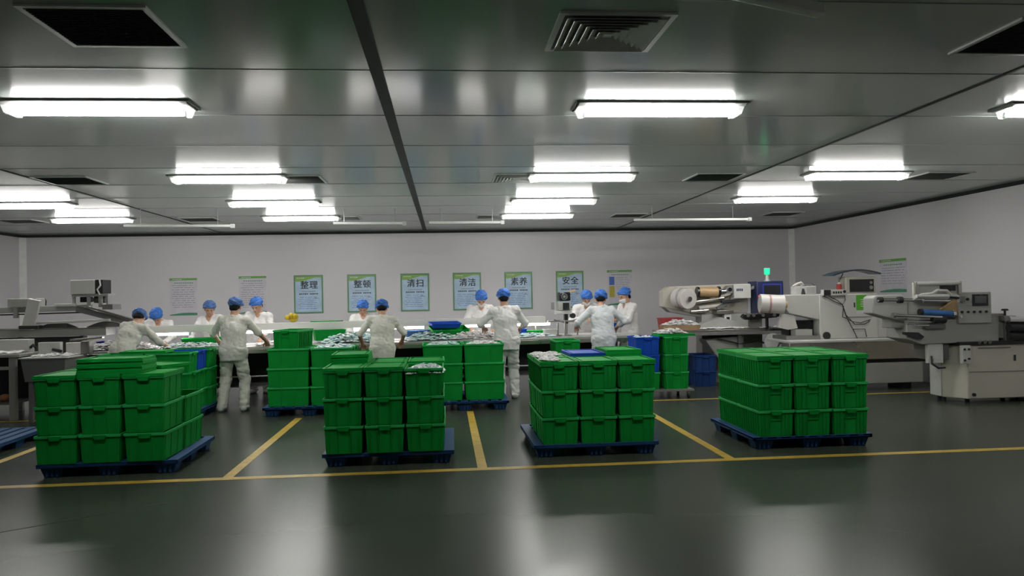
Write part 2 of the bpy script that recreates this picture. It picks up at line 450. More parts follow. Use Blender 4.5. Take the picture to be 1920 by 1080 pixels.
for i, (x, wd, pos) in enumerate(POST):
    blue_poster(x, 1.707, wd, 20+i*17, 'green framed blue poster on the back wall, heading %s, %s' % (wd, pos))
def notice(loc, rz, w, h, seed, label, blocks=False, title='print_green'):
    t = thing('notice_board', label, 'notice', loc, rz, 'white notices on the walls')
    MB().box(-w, -.008, -h, w, 0, h).build('panel', 'paper_white', t)
    MB().prism([(-w, h), (w, h), (w, h-.045), (-w+.03, h-.05), (-w, h-.058)], 'y', -.0092, -.0082).build('header', title, t)
    foot = [(-w, -h), (w, -h), (w, -h+.05)] + [(w-2*w*u, -h+.05+.022*math.sin(u*3.1)-.035*u) for u in [i/10 for i in range(1, 11)]]
    MB().prism(foot, 'y', -.0092, -.0082).build('footer', 'print_teal', t)
    dashes(MB(), -w+.06, -.03, h-.026, .018, 6, seed, -.0098).build('header_print', 'paper_white', t)
    dashes(MB(), -w*.66, w*.75, h-.105, .02, 9, seed+1, -.0090).build('title', 'print_teal', t)
    if blocks:
        MB().box(-w+.05, -.0092, h-.34, -w+.17, -.0082, h-.15).build('blue_panel', 'print_blue', t)
        MB().box(-w+.05, -.0092, h-.62, -w+.17, -.0082, h-.36).build('yellow_panel', 'print_yellow', t)
        lines(MB(), -w+.2, w-.05, h-.17, 11, .04, .007, seed+2, yy=-.0090).build('small_print', 'print_grey', t)
    else:
        lines(MB(), -w+.05, w-.04, h-.16, int((2*h-.25)/.047), .047, .008, seed+2, .5, yy=-.0090).build('small_print', 'print_grey', t)
    return t
notice((-5.66, YB, 1.70), 0, .29, .405, 5, 'white notice with green header, farthest left on the back wall')
notice((-4.19, YB, 1.715), 0, .295, .41, 6, 'white notice with green header behind the capped workers at left')
notice((3.98, YB, 1.73), 0, .29, .40, 7, 'white notice with blue and yellow blocks right of the blue posters', True)
notice((XR-.001, 13.34, 1.83), R(-90), .42, .30, 8, 'white notice with green header on the right wall above the machines', False)
# ---------------------------------------------------------------- people: smooth-union bodies turned into one surface
A3 = lambda v: np.array(v, float)
def field_mesh(prims, vox, noise=None):
    lo = np.min([p['lo'] for p in prims if not p['sub']], 0) - 4*vox
    hi = np.max([p['hi'] for p in prims if not p['sub']], 0) + 4*vox
    n = np.ceil((hi-lo)/vox).astype(int)+1
    ax = [lo[i]+np.arange(n[i])*vox for i in range(3)]
    F = np.full(n, 1.0)
    for p in prims:
        m = p['k'] + 4*vox
        a = np.maximum(((p['lo']-m-lo)/vox).astype(int), 0); b = np.minimum(((p['hi']+m-lo)/vox).astype(int)+2, n)
        if np.any(b <= a): continue
        X, Y, Z = np.meshgrid(ax[0][a[0]:b[0]], ax[1][a[1]:b[1]], ax[2][a[2]:b[2]], indexing='ij')
        d = p['f'](np.stack([X, Y, Z], -1))
        sl = (slice(a[0], b[0]), slice(a[1], b[1]), slice(a[2], b[2]))
        g = F[sl]; k = max(p['k'], 1e-4)
        if p['sub']:
            d = -d
            h = np.clip(.5-.5*(g-d)/k, 0, 1); F[sl] = g*(1-h)+d*h + k*h*(1-h)
        elif p.get('inter'):
            F = np.maximum(F, 1e-3 + 0*F) if False else F
            F[sl] = np.maximum(g, d)
        else:
            h = np.clip(.5+.5*(d-g)/k, 0, 1); F[sl] = d*(1-h)+g*h - k*h*(1-h)
    if noise:
        X, Y, Z = np.meshgrid(*ax, indexing='ij'); F = F + noise(X, Y, Z)
    neg = F < 0
    c = np.zeros(n-1, int)
    for i in (0, 1):
        for j in (0, 1):
            for k in (0, 1): c += neg[i:n[0]-1+i, j:n[1]-1+j, k:n[2]-1+k]
    act = (c > 0) & (c < 8); idx = np.argwhere(act)
    ids = -np.ones(n-1, int); ids[act] = np.arange(len(idx))
    acc = np.zeros((len(idx), 3)); cnt = np.zeros(len(idx))
    cor = [(i, j, k) for i in (0, 1) for j in (0, 1) for k in (0, 1)]
    val = {q: F[idx[:, 0]+q[0], idx[:, 1]+q[1], idx[:, 2]+q[2]] for q in cor}
    for q in cor:
        for d in range(3):
            if q[d] == 0:
                q2 = list(q); q2[d] = 1; q2 = tuple(q2)
                v0, v1 = val[q], val[q2]; s = (v0 < 0) != (v1 < 0)
                t = np.where(s, v0/np.where(s, v0-v1, 1), 0)
                pt = np.array(q, float)[None, :].repeat(len(idx), 0); pt[:, d] += t
                acc[s] += pt[s]; cnt[s] += 1
    V = (idx + acc/np.maximum(cnt, 1)[:, None])*vox + lo
    faces = []
    for d in range(3):
        e1, e2 = [(1, 2), (2, 0), (0, 1)][d]
        sl0 = [slice(None)]*3; sl1 = [slice(None)]*3; sl0[d] = slice(0, -1); sl1[d] = slice(1, None)
        s0 = neg[tuple(sl0)]; s1 = neg[tuple(sl1)]
        E = np.argwhere(s0 != s1)
        E = E[(E[:, e1] > 0) & (E[:, e2] > 0) & (E[:, e1] < n[e1]-1) & (E[:, e2] < n[e2]-1)]
        flip = s0[E[:, 0], E[:, 1], E[:, 2]]
        def at(o1, o2):
            q = E.copy(); q[:, e1] -= o1; q[:, e2] -= o2; return ids[q[:, 0], q[:, 1], q[:, 2]]
        Q = np.stack([at(1, 1), at(0, 1), at(0, 0), at(1, 0)], 1)
        Q[~flip] = Q[~flip][:, ::-1]
        faces.append(Q)
    return V, np.concatenate(faces)
def field_obj(name, prims, vox, m, parent=None, noise=None, smooth_it=0):
    V, Q = field_mesh(prims, vox, noise)
    me = bpy.data.meshes.new(name)
    me.vertices.add(len(V)); me.vertices.foreach_set('co', V.ravel())
    me.loops.add(Q.size); me.loops.foreach_set('vertex_index', Q.ravel().astype(np.int32))
    me.polygons.add(len(Q)); me.polygons.foreach_set('loop_start', np.arange(0, Q.size, 4, dtype=np.int32))
    me.update(); me.validate()
    me.polygons.foreach_set('use_smooth', [True]*len(me.polygons))
    me.materials.append(MATS[m])
    o = bpy.data.objects.new(name, me); COL.objects.link(o)
    if parent: o.parent = parent
    return o
_lat = np.random.RandomState(4).rand(32, 32, 32)
def vnoise(X, Y, Z):          # ridged value noise, -1 .. 1
    i = [np.floor(q).astype(int) for q in (X, Y, Z)]
    f = [q-j for q, j in zip((X, Y, Z), i)]; f = [q*q*(3-2*q) for q in f]
    r = 0
    for a in (0, 1):
        for b in (0, 1):
            for c in (0, 1):
                w = (f[0] if a else 1-f[0])*(f[1] if b else 1-f[1])*(f[2] if c else 1-f[2])
                r = r + w*_lat[(i[0]+a) % 32, (i[1]+b) % 32, (i[2]+c) % 32]
    return 1-2*np.abs(2*r-1)**.8
def capp(a, b, ra, rb=None, k=.01, fwd=None, sq=1.0, sub=False):
    a, b = A3(a), A3(b); rb = ra if rb is None else rb; ab = b-a; L2 = max(ab@ab, 1e-9); rm = max(ra, rb)
    fw = None if fwd is None else A3(fwd)
    def f(P):
        t = np.clip(((P-a)@ab)/L2, 0, 1); q = P-a-t[..., None]*ab
        if fw is not None:
            q = q + (q@fw)[..., None]*fw*(1/sq-1)
        return (np.sqrt((q*q).sum(-1)) - (ra+(rb-ra)*t))*(sq if fw is not None else 1)
    return dict(f=f, lo=np.minimum(a, b)-rm, hi=np.maximum(a, b)+rm, k=k, sub=sub)
def ellp(c, r, B=None, k=.01, sub=False):
    c, r = A3(c), A3(r); B = np.eye(3) if B is None else np.array(B)    # rows: local axes
    rm = r.max()
    def f(P):
        q = ((P-c)@B.T)/r; l = np.sqrt((q*q).sum(-1)); return (l-1)*r.min()
    return dict(f=f, lo=c-rm, hi=c+rm, k=k, sub=sub)
def planep(p, nrm, lo, hi):      # removes everything on the side the normal points to
    p, nrm = A3(p), A3(nrm)
    return dict(f=lambda P: -((P-p)@nrm), lo=A3(lo), hi=A3(hi), k=.004, sub=True)
def ik(S, T, l1, l2, pole):
    S, T, pole = A3(S), A3(T), A3(pole); d = T-S; L = np.linalg.norm(d)
    if L > (l1+l2)*.985: d = d/L*(l1+l2)*.985; L = (l1+l2)*.985
    T = S+d; u = d/L; x = (l1*l1-l2*l2+L*L)/(2*L); hh = math.sqrt(max(l1*l1-x*x, 0))
    w = pole-(pole@u)*u; w /= np.linalg.norm(w); return S+u*x+w*hh, T
def unit(v): v = A3(v); return v/np.linalg.norm(v)
def person(x, y, face, label, H=1.6, lean=10, side=0, pitch=20, turn=0, hl=(-.18, .42, .98), hr=(.18, .42, .98), sleeve=.75,
           coat='cloth_white', cap='cap_blue', mask=None, hair=True, stance=.11, tall_cap=0.0, group='workers at the sorting line', step=0.0):
    s = H/1.6
    # ---- skeleton
    ln, sd = R(lean), R(side)
    up = unit((math.sin(sd), math.sin(ln)*math.cos(sd), math.cos(ln)*math.cos(sd)))
    rt = unit(np.cross((0, 1, 0), up)) if abs(up[1]) < .95 else A3((1, 0, 0))
    rt = unit(A3((1, 0, 0)) - up*up[0]); fw = np.cross(up, rt)
    pel = A3((0, -.10*math.sin(ln), .87*s))
    ch = pel + up*.30*s; nk = pel + up*.475*s
    shR, shL = pel + up*.425*s + rt*.165*s, pel + up*.425*s - rt*.165*s
    hp = R(pitch + lean*.75); ht = R(turn)
    hf = A3((math.sin(ht)*math.cos(hp), math.cos(ht)*math.cos(hp), -math.sin(hp)))
    hrt = unit(np.cross(hf, (0, 0, 1))); hu = np.cross(hrt, hf); HB = [hrt, hf, hu]
    hc = nk + up*.055*s + hu*.095*s + hf*.025*s
    hd = lambda a, b, c: hc + s*(a*hrt + b*hf + c*hu)
    feet = [A3((-stance*s, -.05+step, 0)), A3((stance*s, -.05-step, 0))]
    body, coatp, trou, wr = [], [], [], []
    # ---- head: skull, jaw, brow, nose, lips, chin, ears, eye sockets
    body += [ellp(hd(0, -.012, .025), A3((.074, .092, .088))*s, HB, .02), ellp(hd(0, .018, -.035), A3((.058, .068, .075))*s, HB, .03),
             capp(hd(0, .072, -.085), hd(0, .064, -.092), .022*s, k=.02), capp(hd(-.03, .074, .022), hd(.03, .074, .022), .012*s, k=.015),
             capp(hd(0, .085, .012), hd(0, .106, -.026), .008*s, .012*s, k=.010), capp(hd(-.014, .092, -.032), hd(.014, .092, -.032), .009*s, k=.008),
             capp(hd(-.018, .082, -.060), hd(.018, .082, -.060), .009*s, k=.010),
             ellp(hd(.076, -.008, -.010), A3((.010, .018, .032))*s, HB, .008), ellp(hd(-.076, -.008, -.010), A3((.010, .018, .032))*s, HB, .008),
             ellp(hd(.031, .088, .004), A3((.016, .014, .010))*s, HB, .008, True), ellp(hd(-.031, .088, .004), A3((.016, .014, .010))*s, HB, .008, True)]
    # ---- neck, trunk
    body += [capp(nk-up*.03*s, hd(0, -.025, -.05), .056*s, .050*s, .03), capp(shL, shR, .050*s, k=.05),
             capp(pel, ch, .125*s, .135*s, .05, fw, .68), capp(ch, nk-up*.06*s, .135*s, .075*s, .05, fw, .68),
             capp(pel-rt*.06*s, pel+rt*.06*s, .115*s, k=.05)]
    coatp += [capp(pel-A3((0, 0, .16*s)), pel, .185*s, .175*s, .03, A3((0, 1, 0)), .72), capp(pel, ch, .172*s, .172*s, .06, fw, .74),
              capp(ch, nk-up*.06*s, .172*s, .095*s, .05, fw, .72), capp(shL, shR, .064*s, k=.06),
              capp(nk-up*.05*s, nk+up*.012*s, .078*s, .068*s, .02)]
    # ---- arms and hands
    for sg, S, T in ((-1, shL, hl), (1, shR, hr)):
        Tl = A3(T)*A3((1, 1, s)) 
        E_, Wr = ik(S, Tl, .275*s, .245*s, (sg*.8, -.35, -.55)); wr.append(Wr)
        body += [capp(S, E_, .044*s, .038*s, .02), capp(E_, Wr, .038*s, .026*s, .015)]
        sl = E_ + (Wr-E_)*sleeve if sleeve > 0 else S+(E_-S)*(1+sleeve)
        coatp += [capp(S, E_ if sleeve > 0 else sl, .060*s, .054*s, .04)]
        if sleeve > 0: coatp += [capp(E_, sl, .054*s, .047*s, .02)]
        ud = unit(Wr-E_)
        pd = unit(ud*.75 + A3((-sg*.15, .25, -.55)))          # hand direction: drooping towards the work
        ac = unit(np.cross(pd, (0, 0, 1)))                     # across the palm
        if ac@A3((1, 0, 0)) < 0: ac = -ac
        dn = np.cross(ac, pd)*1.0
        if dn[2] > 0: dn = -dn
        pc = Wr + pd*.05*s
        body += [capp(Wr, Wr+pd*.03*s, .026*s, .028*s, .015), ellp(Wr+pd*.055*s, A3((.038, .048, .015))*s, [ac, pd, np.cross(ac, pd)], .012)]
        for i, (off, ln1, ln2) in enumerate(((-.030, .036, .030), (-.010, .040, .034), (.010, .038, .032), (.030, .030, .025))):
            k0 = Wr + pd*.088*s + ac*off*s; dirn = unit(pd + ac*off*3.2 + dn*.25)
            k1 = k0 + dirn*ln1*s; k2 = k1 + unit(dirn*.7 + dn*.7)*ln2*s
            body += [capp(k0-pd*.02*s, k1, .0095*s, .0088*s, .004), capp(k1, k2, .0088*s, .0075*s, .003)]
        th0 = Wr + pd*.03*s - ac*sg*.025*s; th1 = th0 + unit(-ac*sg*.9 + pd*.8 + dn*.3)*.036*s; th2 = th1 + unit(-ac*sg*.3 + pd + dn*.5)*.030*s
        body += [capp(th0, th1, .0125*s, .0105*s, .008), capp(th1, th2, .0105*s, .0085*s, .004)]
    # ---- legs
    for sg, F_ in ((-1, feet[0]), (1, feet[1])):
        hip = pel + A3((sg*.085*s, 0, -.03*s)); an = F_ + A3((0, 0, .085*s))
        kn, an = ik(hip, an, .40*s, .385*s, (sg*.12, 1, 0))
        body += [capp(hip, kn, .078*s, .050*s, .03), capp(kn, an, .050*s, .034*s, .02), capp(an, F_+A3((0, .10*s, .035*s)), .036*s, .030*s, .02)]
        trou += [capp(hip, kn, .104*s, .082*s, .04), capp(kn, an-A3((0, 0, .03*s)), .082*s, .074*s, .02)]
    trou += [capp(pel-A3((.065*s, 0, .02*s)), pel+A3((.065*s, 0, -.02*s)), .128*s, k=.06), capp(pel, pel+up*.1*s, .15*s, .13*s, .05, fw, .75)]
    p = field_obj('person', body, .0068*s, 'skin')
    p.location = (x, y, 0); p.rotation_euler = (0, 0, R(face))
    tag(p, label, 'person', group)
    # ---- clothes
    ph = random.random()*9
    folds = lambda am, sx=9., sz=9.: (lambda X, Y, Z: am*(vnoise(X*sx+ph+Z*2.5, Y*sx+3*ph, Z*sz-ph) + .6*vnoise(X*19-Z*6+ph, Y*19+ph, Z*21+X*8)))
    big = A3((.8, .8, .4))
    hemz = pel[2]-.155*s
    coatp.append(planep((0, 0, hemz), (0, 0, -1), A3((-.8, -.8, hemz-.3)), A3((.8, .8, hemz+.02))))
    coatp.append(capp(nk+up*.0*s, nk+up*.2*s, .062*s, .075*s, .01, sub=True))
    coatp.append(capp(nk-up*.02*s+fw*.085*s, nk-up*.10*s+fw*.13*s, .040*s, .012*s, .012, sub=True))
    c = field_obj('coat', coatp, .0095*s, coat, p, folds(.0075, 10., 6.))
    trou.append(planep((0, 0, .045*s), (0, 0, -1), A3((-.6, -.6, -.2)), A3((.6, .6, .06))))
    field_obj('trousers', trou, .0105*s, coat, p, folds(.009, 8., 13.))
    cpt = []
    for i in range(9):
        t_ = R(-155 + i*38.75); cpt.append(nk + rt*(.073*s*math.sin(t_)) - fw*(.068*s*math.cos(t_)*(1.0 if math.cos(t_) > 0 else 1.35)) + up*s*(.004 - .045*(1-math.cos(t_))))
    col = [capp(cpt[i], cpt[i+1], .0165*s, k=.008) for i in range(8)] + [capp(cpt[i]-up*.018*s, cpt[i+1]-up*.018*s, .018*s, k=.008) for i in range(8)]
    field_obj('collar', col, .008*s, coat, p)
    # ---- cap, hair, mask, eyes, shoes
    pl = lambda X, Y, Z: .0035*np.sin(70*X+5*np.sin(40*Z))*np.cos(66*Y) + .003*np.sin(90*Z+50*X)
    cp = [ellp(hd(0, -.024, .050+tall_cap*.4), A3((.102, .118, .090+tall_cap))*s, HB, .01), capp(hd(-.07, .03, .045), hd(.07, .03, .045), .030*s, k=.03)]
    cp.append(planep(hd(0, 0, .012), (-hu*.93+hf*.42)/np.linalg.norm(-hu*.93+hf*.42), hc-.2, hc+.2))
    field_obj('hair_cap', cp, .0075*s, cap, p, pl)
    if hair:
        hr_ = [ellp(hd(0, -.030, .018), A3((.080, .086, .090))*s, HB, .01), capp(hd(-.03, -.075, -.05), hd(.03, -.075, -.05), .028*s, k=.03),
               planep(hd(0, .012, 0), hf, hc-.25, hc+.25), planep(hd(0, 0, .06), hu, hc-.25, hc+.25)]
        field_obj('hair', hr_, .0075*s, 'hair', p)
    if mask:
        dz = {'chin': -.048, 'nose': -.02}[mask]
        mk = [ellp(hd(0, .035, -.045), A3((.066, .072, .078))*s, HB, .01), capp(hd(0, .095, -.045+dz*.3), hd(0, .088, -.075), .026*s, k=.03),
              planep(hd(0, 0, -.035 if mask == 'chin' else -.015), hu, hc-.25, hc+.25), planep(hd(0, .035, 0), -hf, hc-.25, hc+.25)]
        field_obj('face_mask', mk, .007*s, 'mask_white', p)
    for sg in (-1, 1):
        e = hd(sg*.031, .0765, .004); MB().ell(e, (.0105*s, .0105*s, .008*s), 10, 7).build('eye', 'eye_dark', p)
    if mask != 'nose':
        lp = MB(); q = [hd(a, .0925-.25*a*a*60*.02, -.060+.002*(1-abs(a)/.02)) for a in (-.02, -.01, 0, .01, .02)]
        lp.tube(q, .0042*s, 6).build('lips', 'lips', p)
    for F_ in feet:
        sh = [capp(F_+A3((0, -.045*s, .04*s)), F_+A3((0, .13*s, .034*s)), .042*s, .036*s, .02), capp(F_+A3((0, -.03*s, .05*s)), F_+A3((0, .02*s, .085*s)), .046*s, .042*s, .02),
              planep(F_+A3((0, 0, .012)), (0, 0, -1), F_+A3((-.2, -.3, -.2)), F_+A3((.2, .3, .02)))]
        so = field_obj('shoe', sh, .009*s, 'shoe_grey', p)
        MB().prism([(F_[0]+.040*s*math.cos(a)*(1.0), F_[1]+.045*s+(.125*s)*math.sin(a)) for a in [i*math.pi/8 for i in range(16)]], 'z', .0, .014).build('sole', 'shoe_sole', so)
    return p
# ---------------------------------------------------------------- pallets and crates
CW, CL, CH, PITCH = .372, .572, .262, .265      # crate rim width, length, height, stacking pitch
PH = .13
def pallet_proto():
    t = thing('pallet', '', '', (0, 0, 0))
    w, l = .625, .625
    d = MB()
    for i in range(9):
        a = -w+i*(2*w-.10)/8; d.box(a, -l, PH-.022, a+.10, l, PH)
    for b in (-l, -.04, l-.08):
        d.box(-w, b, PH-.04, w, b+.08, PH-.0225)
    d.box(-w, -l, PH-.04, -w+.03, l, PH-.001); d.box(w-.03, -l, PH-.04, w, l, PH-.001)
    d.box(-w, -l, PH-.04, w, -l+.025, PH-.001); d.box(-w, l-.025, PH-.04, w, l, PH-.001)
    d.build('deck', 'pallet_blue', t, bevel=.004)
    for i in (-1, 0, 1):
        for j in (-1, 0, 1):
            cx, cy = i*.50, j*.50
            f = MB().hull8([(cx-.075, cy-.075, 0), (cx+.075, cy-.075, 0), (cx+.075, cy+.075, 0), (cx-.075, cy+.075, 0)],
                           [(cx-.10, cy-.10, PH-.04), (cx+.10, cy-.10, PH-.04), (cx+.10, cy+.10, PH-.04), (cx-.10, cy+.10, PH-.04)])
            for s in (-.045, 0, .045): f.box(cx+s-.012, cy-.095, .005, cx+s+.012, cy+.095, PH-.045)
            f.build('foot', 'pallet_blue', t, bevel=.005)
    return t
_pp = []
def pallet(x, y, label, rz=0, z=0):
    if not _pp:
        _pp.append(pallet_proto()); t = _pp[0]; t.location = (x, y, z); t.rotation_euler = (0, 0, rz)
        return tag(t, label, 'pallet', 'blue plastic pallets')
    return dup(_pp[0], (x, y, z), rz, label)
def crate_body(ribs):
    w0, l0, w1, l1, h = CW/2-.022, CL/2-.022, CW/2-.010, CL/2-.010, CH-.004
    t = .005; m = MB()
    q = lambda w, l, z: [(-w, -l, z), (w, -l, z), (w, l, z), (-w, l, z)]
    vs = q(w0, l0, 0)+q(w1, l1, h)+q(w1-t, l1-t, h)+q(w0-t, l0-t, .006)
    fs = [(3, 2, 1, 0), (12, 13, 14, 15)]
    for a, b in ((0, 4), (4, 8), (8, 12)):
        for k in range(4): fs.append((a+k, a+(k+1) % 4, b+(k+1) % 4, b+k))
    m.add(vs, fs)
    def rib(side, c, w, dp, z0=.012, z1=None):      # raised upright strip following the taper of a wall
        z1 = CH-.035 if z1 is None else z1
        lo, hi = [], []
        for z, out in ((z0, lo), (z1, hi)):
            u = z/h; W_ = w0+(w1-w0)*u; L_ = l0+(l1-l0)*u
            for (t_, e) in ((c-w/2, dp), (c+w/2, dp), (c+w/2, -.001), (c-w/2, -.001)):
                if side in 'fb':
                    sg = -1 if side == 'f' else 1; p = (t_, sg*(L_+e), z)
                else:
                    sg = -1 if side == 'l' else 1; p = (sg*(W_+e), t_, z)
                out.append(p)
        m.hull8(lo, hi)
    for sd in 'fb':
        rib(sd, -.062, .006, .007); rib(sd, .062, .006, .007)
        rib(sd, -CW/2+.045, .008, .006); rib(sd, CW/2-.045, .008, .006)
        if ribs:
            rib(sd, -.105, .012, .008); rib(sd, .105, .012, .008)
            m.box(-.062, -(l1+.004) if sd == 'f' else l1-.004, CH-.10, .062, -(l1-.004) if sd == 'f' else l1+.004, CH-.094)
    for sd in 'lr':
        if ribs:
            for i in range(9): rib(sd, -.24+i*.06, .008, .014)
        else:
            for c in (-.245, -.09, .09, .245): rib(sd, c, .006, .005)
    return m
def crate_proto(color, lidm, ribs, lid):
    t = thing('crate', '', '', (0, 0, 0))
    crate_body(ribs).build('body', color, t)
    w, l = CW/2, CL/2
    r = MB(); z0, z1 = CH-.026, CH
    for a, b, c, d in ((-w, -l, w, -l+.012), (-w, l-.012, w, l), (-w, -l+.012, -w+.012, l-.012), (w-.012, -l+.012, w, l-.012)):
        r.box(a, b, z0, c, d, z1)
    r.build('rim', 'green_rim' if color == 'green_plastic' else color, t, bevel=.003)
    for s in (-1, 1):
        MB().hull8([(-.045, s*(l+.010), z0-.022), (.045, s*(l+.010), z0-.022), (.045, s*(l-.016), z0-.022), (-.045, s*(l-.016), z0-.022)],
                   [(-.062, s*(l+.012), z1-.004), (.062, s*(l+.012), z1-.004), (.062, s*(l-.013), z1-.004), (-.062, s*(l-.013), z1-.004)]).build('handle', color, t, bevel=.003)
    if lid: lid_mesh(lidm, t, CH)
    return t
def lid_mesh(m, parent, z, name='lid'):
    w, l = CW/2+.002, CL/2+.002
    q = MB(); q.box(-w, -l, z, w, l, z+.008)
    for a, b, c, d in ((-w, -l, w, -l+.030), (-w, l-.030, w, l), (-w, -l+.030, -w+.018, l-.030), (w-.018, -l+.030, w, l-.030)):
        q.box(a, b, z+.008, c, d, z+.020)
    q.box(-w+.045, -l+.07, z+.008, w-.045, l-.07, z+.016)
    q.box(-w-.002, -l-.002, z-.012, w+.002, -l+.002, z+.008); q.box(-w-.002, l-.002, z-.012, w+.002, l+.002, z+.008)
    q.box(-w-.002, -l, z-.012, -w+.001, l, z+.008); q.box(w-.001, -l, z-.012, w+.002, l, z+.008)
    return q.build(name, m, parent, bevel=.003)
_cp = {}
def crate(kind, x, y, z, label, rz=0, group='green crates'):
    if kind not in _cp:
        c_, ribs, lid = kind
        t = crate_proto({'g': 'green_plastic', 'b': 'blue_plastic', 'd': 'blue_plastic_shaded'}[c_], 'green_lid' if c_ == 'g' else 'blue_plastic', ribs, lid)
        _cp[kind] = t; t.location = (x, y, z)
        t.rotation_euler = (0, 0, rz) if isinstance(rz, (int, float)) else rz
        return tag(t, label, 'crate', group)
    return dup(_cp[kind], (x, y, z), rz, label, group)
TN = ('bottom', 'middle', 'top'); CN3 = ('left', 'middle', 'right'); RN = ('front', 'back')
PALS = [('leftmost front pallet', -3.57, -3.18, -2.785, 7.40, False), ('second front pallet from left', -.985, -.595, -.205, 7.40, False),
        ('third front pallet from left', 1.105, 1.49, 1.875, 7.50, True), ('rightmost front pallet', 3.295, 3.685, 4.08, 7.50, True)]
rj = random.Random(3)
for pi, (pn, x0, x1, x2, yf, ribs) in enumerate(PALS):
    grp = 'crates on the ' + pn
    for ri in (0, 1):
        for ci, x in enumerate((x0, x1, x2)):
            for ti in range(3):
                if pi == 0 and ri == 1 and ci == 2 and ti == 2: continue
                lid = ti == 2 and not (pi == 1 and ri == 0 and ci == 2)
                rb = ribs and (pi == 3 or ti == 2)
                crate(('g', rb, lid), x+rj.uniform(-.006, .006), yf+.286+ri*.583+rj.uniform(-.008, .008), PH+ti*PITCH,
                      'green crate on the %s, %s row, %s column, %s tier' % (pn, RN[ri], CN3[ci], TN[ti]), rj.uniform(-.012, .012), grp)
pallet(-3.14, 8.06, 'blue pallet under the leftmost front stack of green crates', R(1))
pallet(-.555, 8.06, 'blue pallet under the second front stack of green crates from the left', R(-.5))
pallet(1.46, 8.14, 'blue pallet under the third front stack of green crates from the left', R(.5))
pallet(3.68, 8.14, 'blue pallet under the rightmost front stack of green crates', 0)
pallet(-5.36, 9.1, 'empty blue pallet on the floor at the left edge', R(2))
# loose lids
def spare_lid(x, y, z, label, rot=0, m='green_lid', group='loose crate lids'):
    if m not in _lp:
        o = lid_mesh(m, None, 0, 'crate_cover'); _lp[m] = o
    else:
        o = _lp[m].copy(); COL.objects.link(o)
    o.location = (x, y, z); o.rotation_euler = rot if not isinstance(rot, (int, float)) else (0, 0, rot)
    return tag(o, label, 'crate lid', group)
_lp = {}
LT = PH+2*PITCH+CH+.020      # top of a lidded third tier
ORD5 = ('lowest', 'second', 'third', 'fourth', 'topmost')
for i in range(5):
    spare_lid(-3.10+.004*(i % 2), 7.61+.009*(i % 2), LT+.0125+i*.0275, 'green crate lid, %s of the loose lid pile on the leftmost stack' % ORD5[i], R(90)+.01*i)
spare_lid(-2.95, 8.20, LT+.0125, 'single green lid lying askew behind the lid pile, leftmost stack', R(60))
for i in range(3):
    spare_lid(-.985, 8.27+.008*(i % 2), LT+.0125+i*.0275, 'green lid, %s of three piled on the second front stack' % ('lowest', 'middle', 'topmost')[i], .02*i)
for i in range(2):
    spare_lid(1.875, 8.33+.008*(i % 2), LT+.0125+i*.0275, 'green lid, %s of two piled on the third front stack' % ('lower', 'upper')[i], .015*i)
spare_lid(1.49, 8.36, LT+.0125, 'blue crate lid lying on the third front stack', 0.02, 'blue_plastic')
# ---------------------------------------------------------------- packets
def packets(name, x0, x1, y0, y1, z, n, m, label, hgt=.05, size=.07, seed=1, cat='packets', parent=None, kind='stuff', heap=True, M=None):
    rnd = random.Random(seed); mb = MB()
    for i in range(n):
        u, v = rnd.random(), rnd.random(); x, y = x0+(x1-x0)*u, y0+(y1-y0)*v
        prof = (1-abs(2*u-1)**3)*(1-abs(2*v-1)**3) if heap else 1
        zz = z+.012+hgt*prof*rnd.random()
        a, b = size*(.7+.6*rnd.random()), size*(.45+.3*rnd.random())
        T = Matrix.Translation((x, y, zz)) @ Matrix.Rotation(rnd.random()*6.3, 4, 'Z') @ Matrix.Rotation(rnd.uniform(-.5, .5)*(prof if heap else .2), 4, 'X') @ Matrix.Rotation(rnd.uniform(-.4, .4)*(prof if heap else .2), 4, 'Y')
        P = [(-a/2, -b/2, 0), (0, -b/2*.95, .0), (a/2, -b/2, 0), (a/2, b/2, 0), (0, b/2*.95, 0), (-a/2, b/2, 0), (-a*.28, 0, .012), (a*.28, 0, .012), (-a*.28, 0, -.008), (a*.28, 0, -.008)]
        P = [T @ Vector(p) for p in P]
        if M: P = [M @ p for p in P]
        mb.add(P, [(0, 1, 6), (1, 7, 6), (1, 2, 7), (2, 3, 7), (3, 4, 7), (4, 6, 7), (4, 5, 6), (5, 0, 6), (1, 0, 8), (1, 8, 9), (2, 1, 9), (3, 2, 9), (4, 3, 9), (4, 9, 8), (5, 4, 8), (0, 5, 8)])
    o = mb.build(name, m, parent, smooth=False)
    return tag(o, label, cat, None, kind)
packets('packet_heap', -.37, -.04, 7.42, 7.95, PH+2*PITCH+.20, 260, 'packet_clear', 'clear packets filling the open front right crate of the second front stack', .06, .07, 2)
packets('packet_heap', .93, 1.12, 7.52, 8.05, LT-.006, 70, 'packet_white', 'clear packets strewn on the front left lid of the third front stack', .012, .06, 3, heap=False)
packets('packet_heap', .93, 1.2, 8.12, 8.62, LT-.006, 60, 'packet_white', 'clear packets strewn on the back left lid of the third front stack', .012, .06, 4, heap=False)
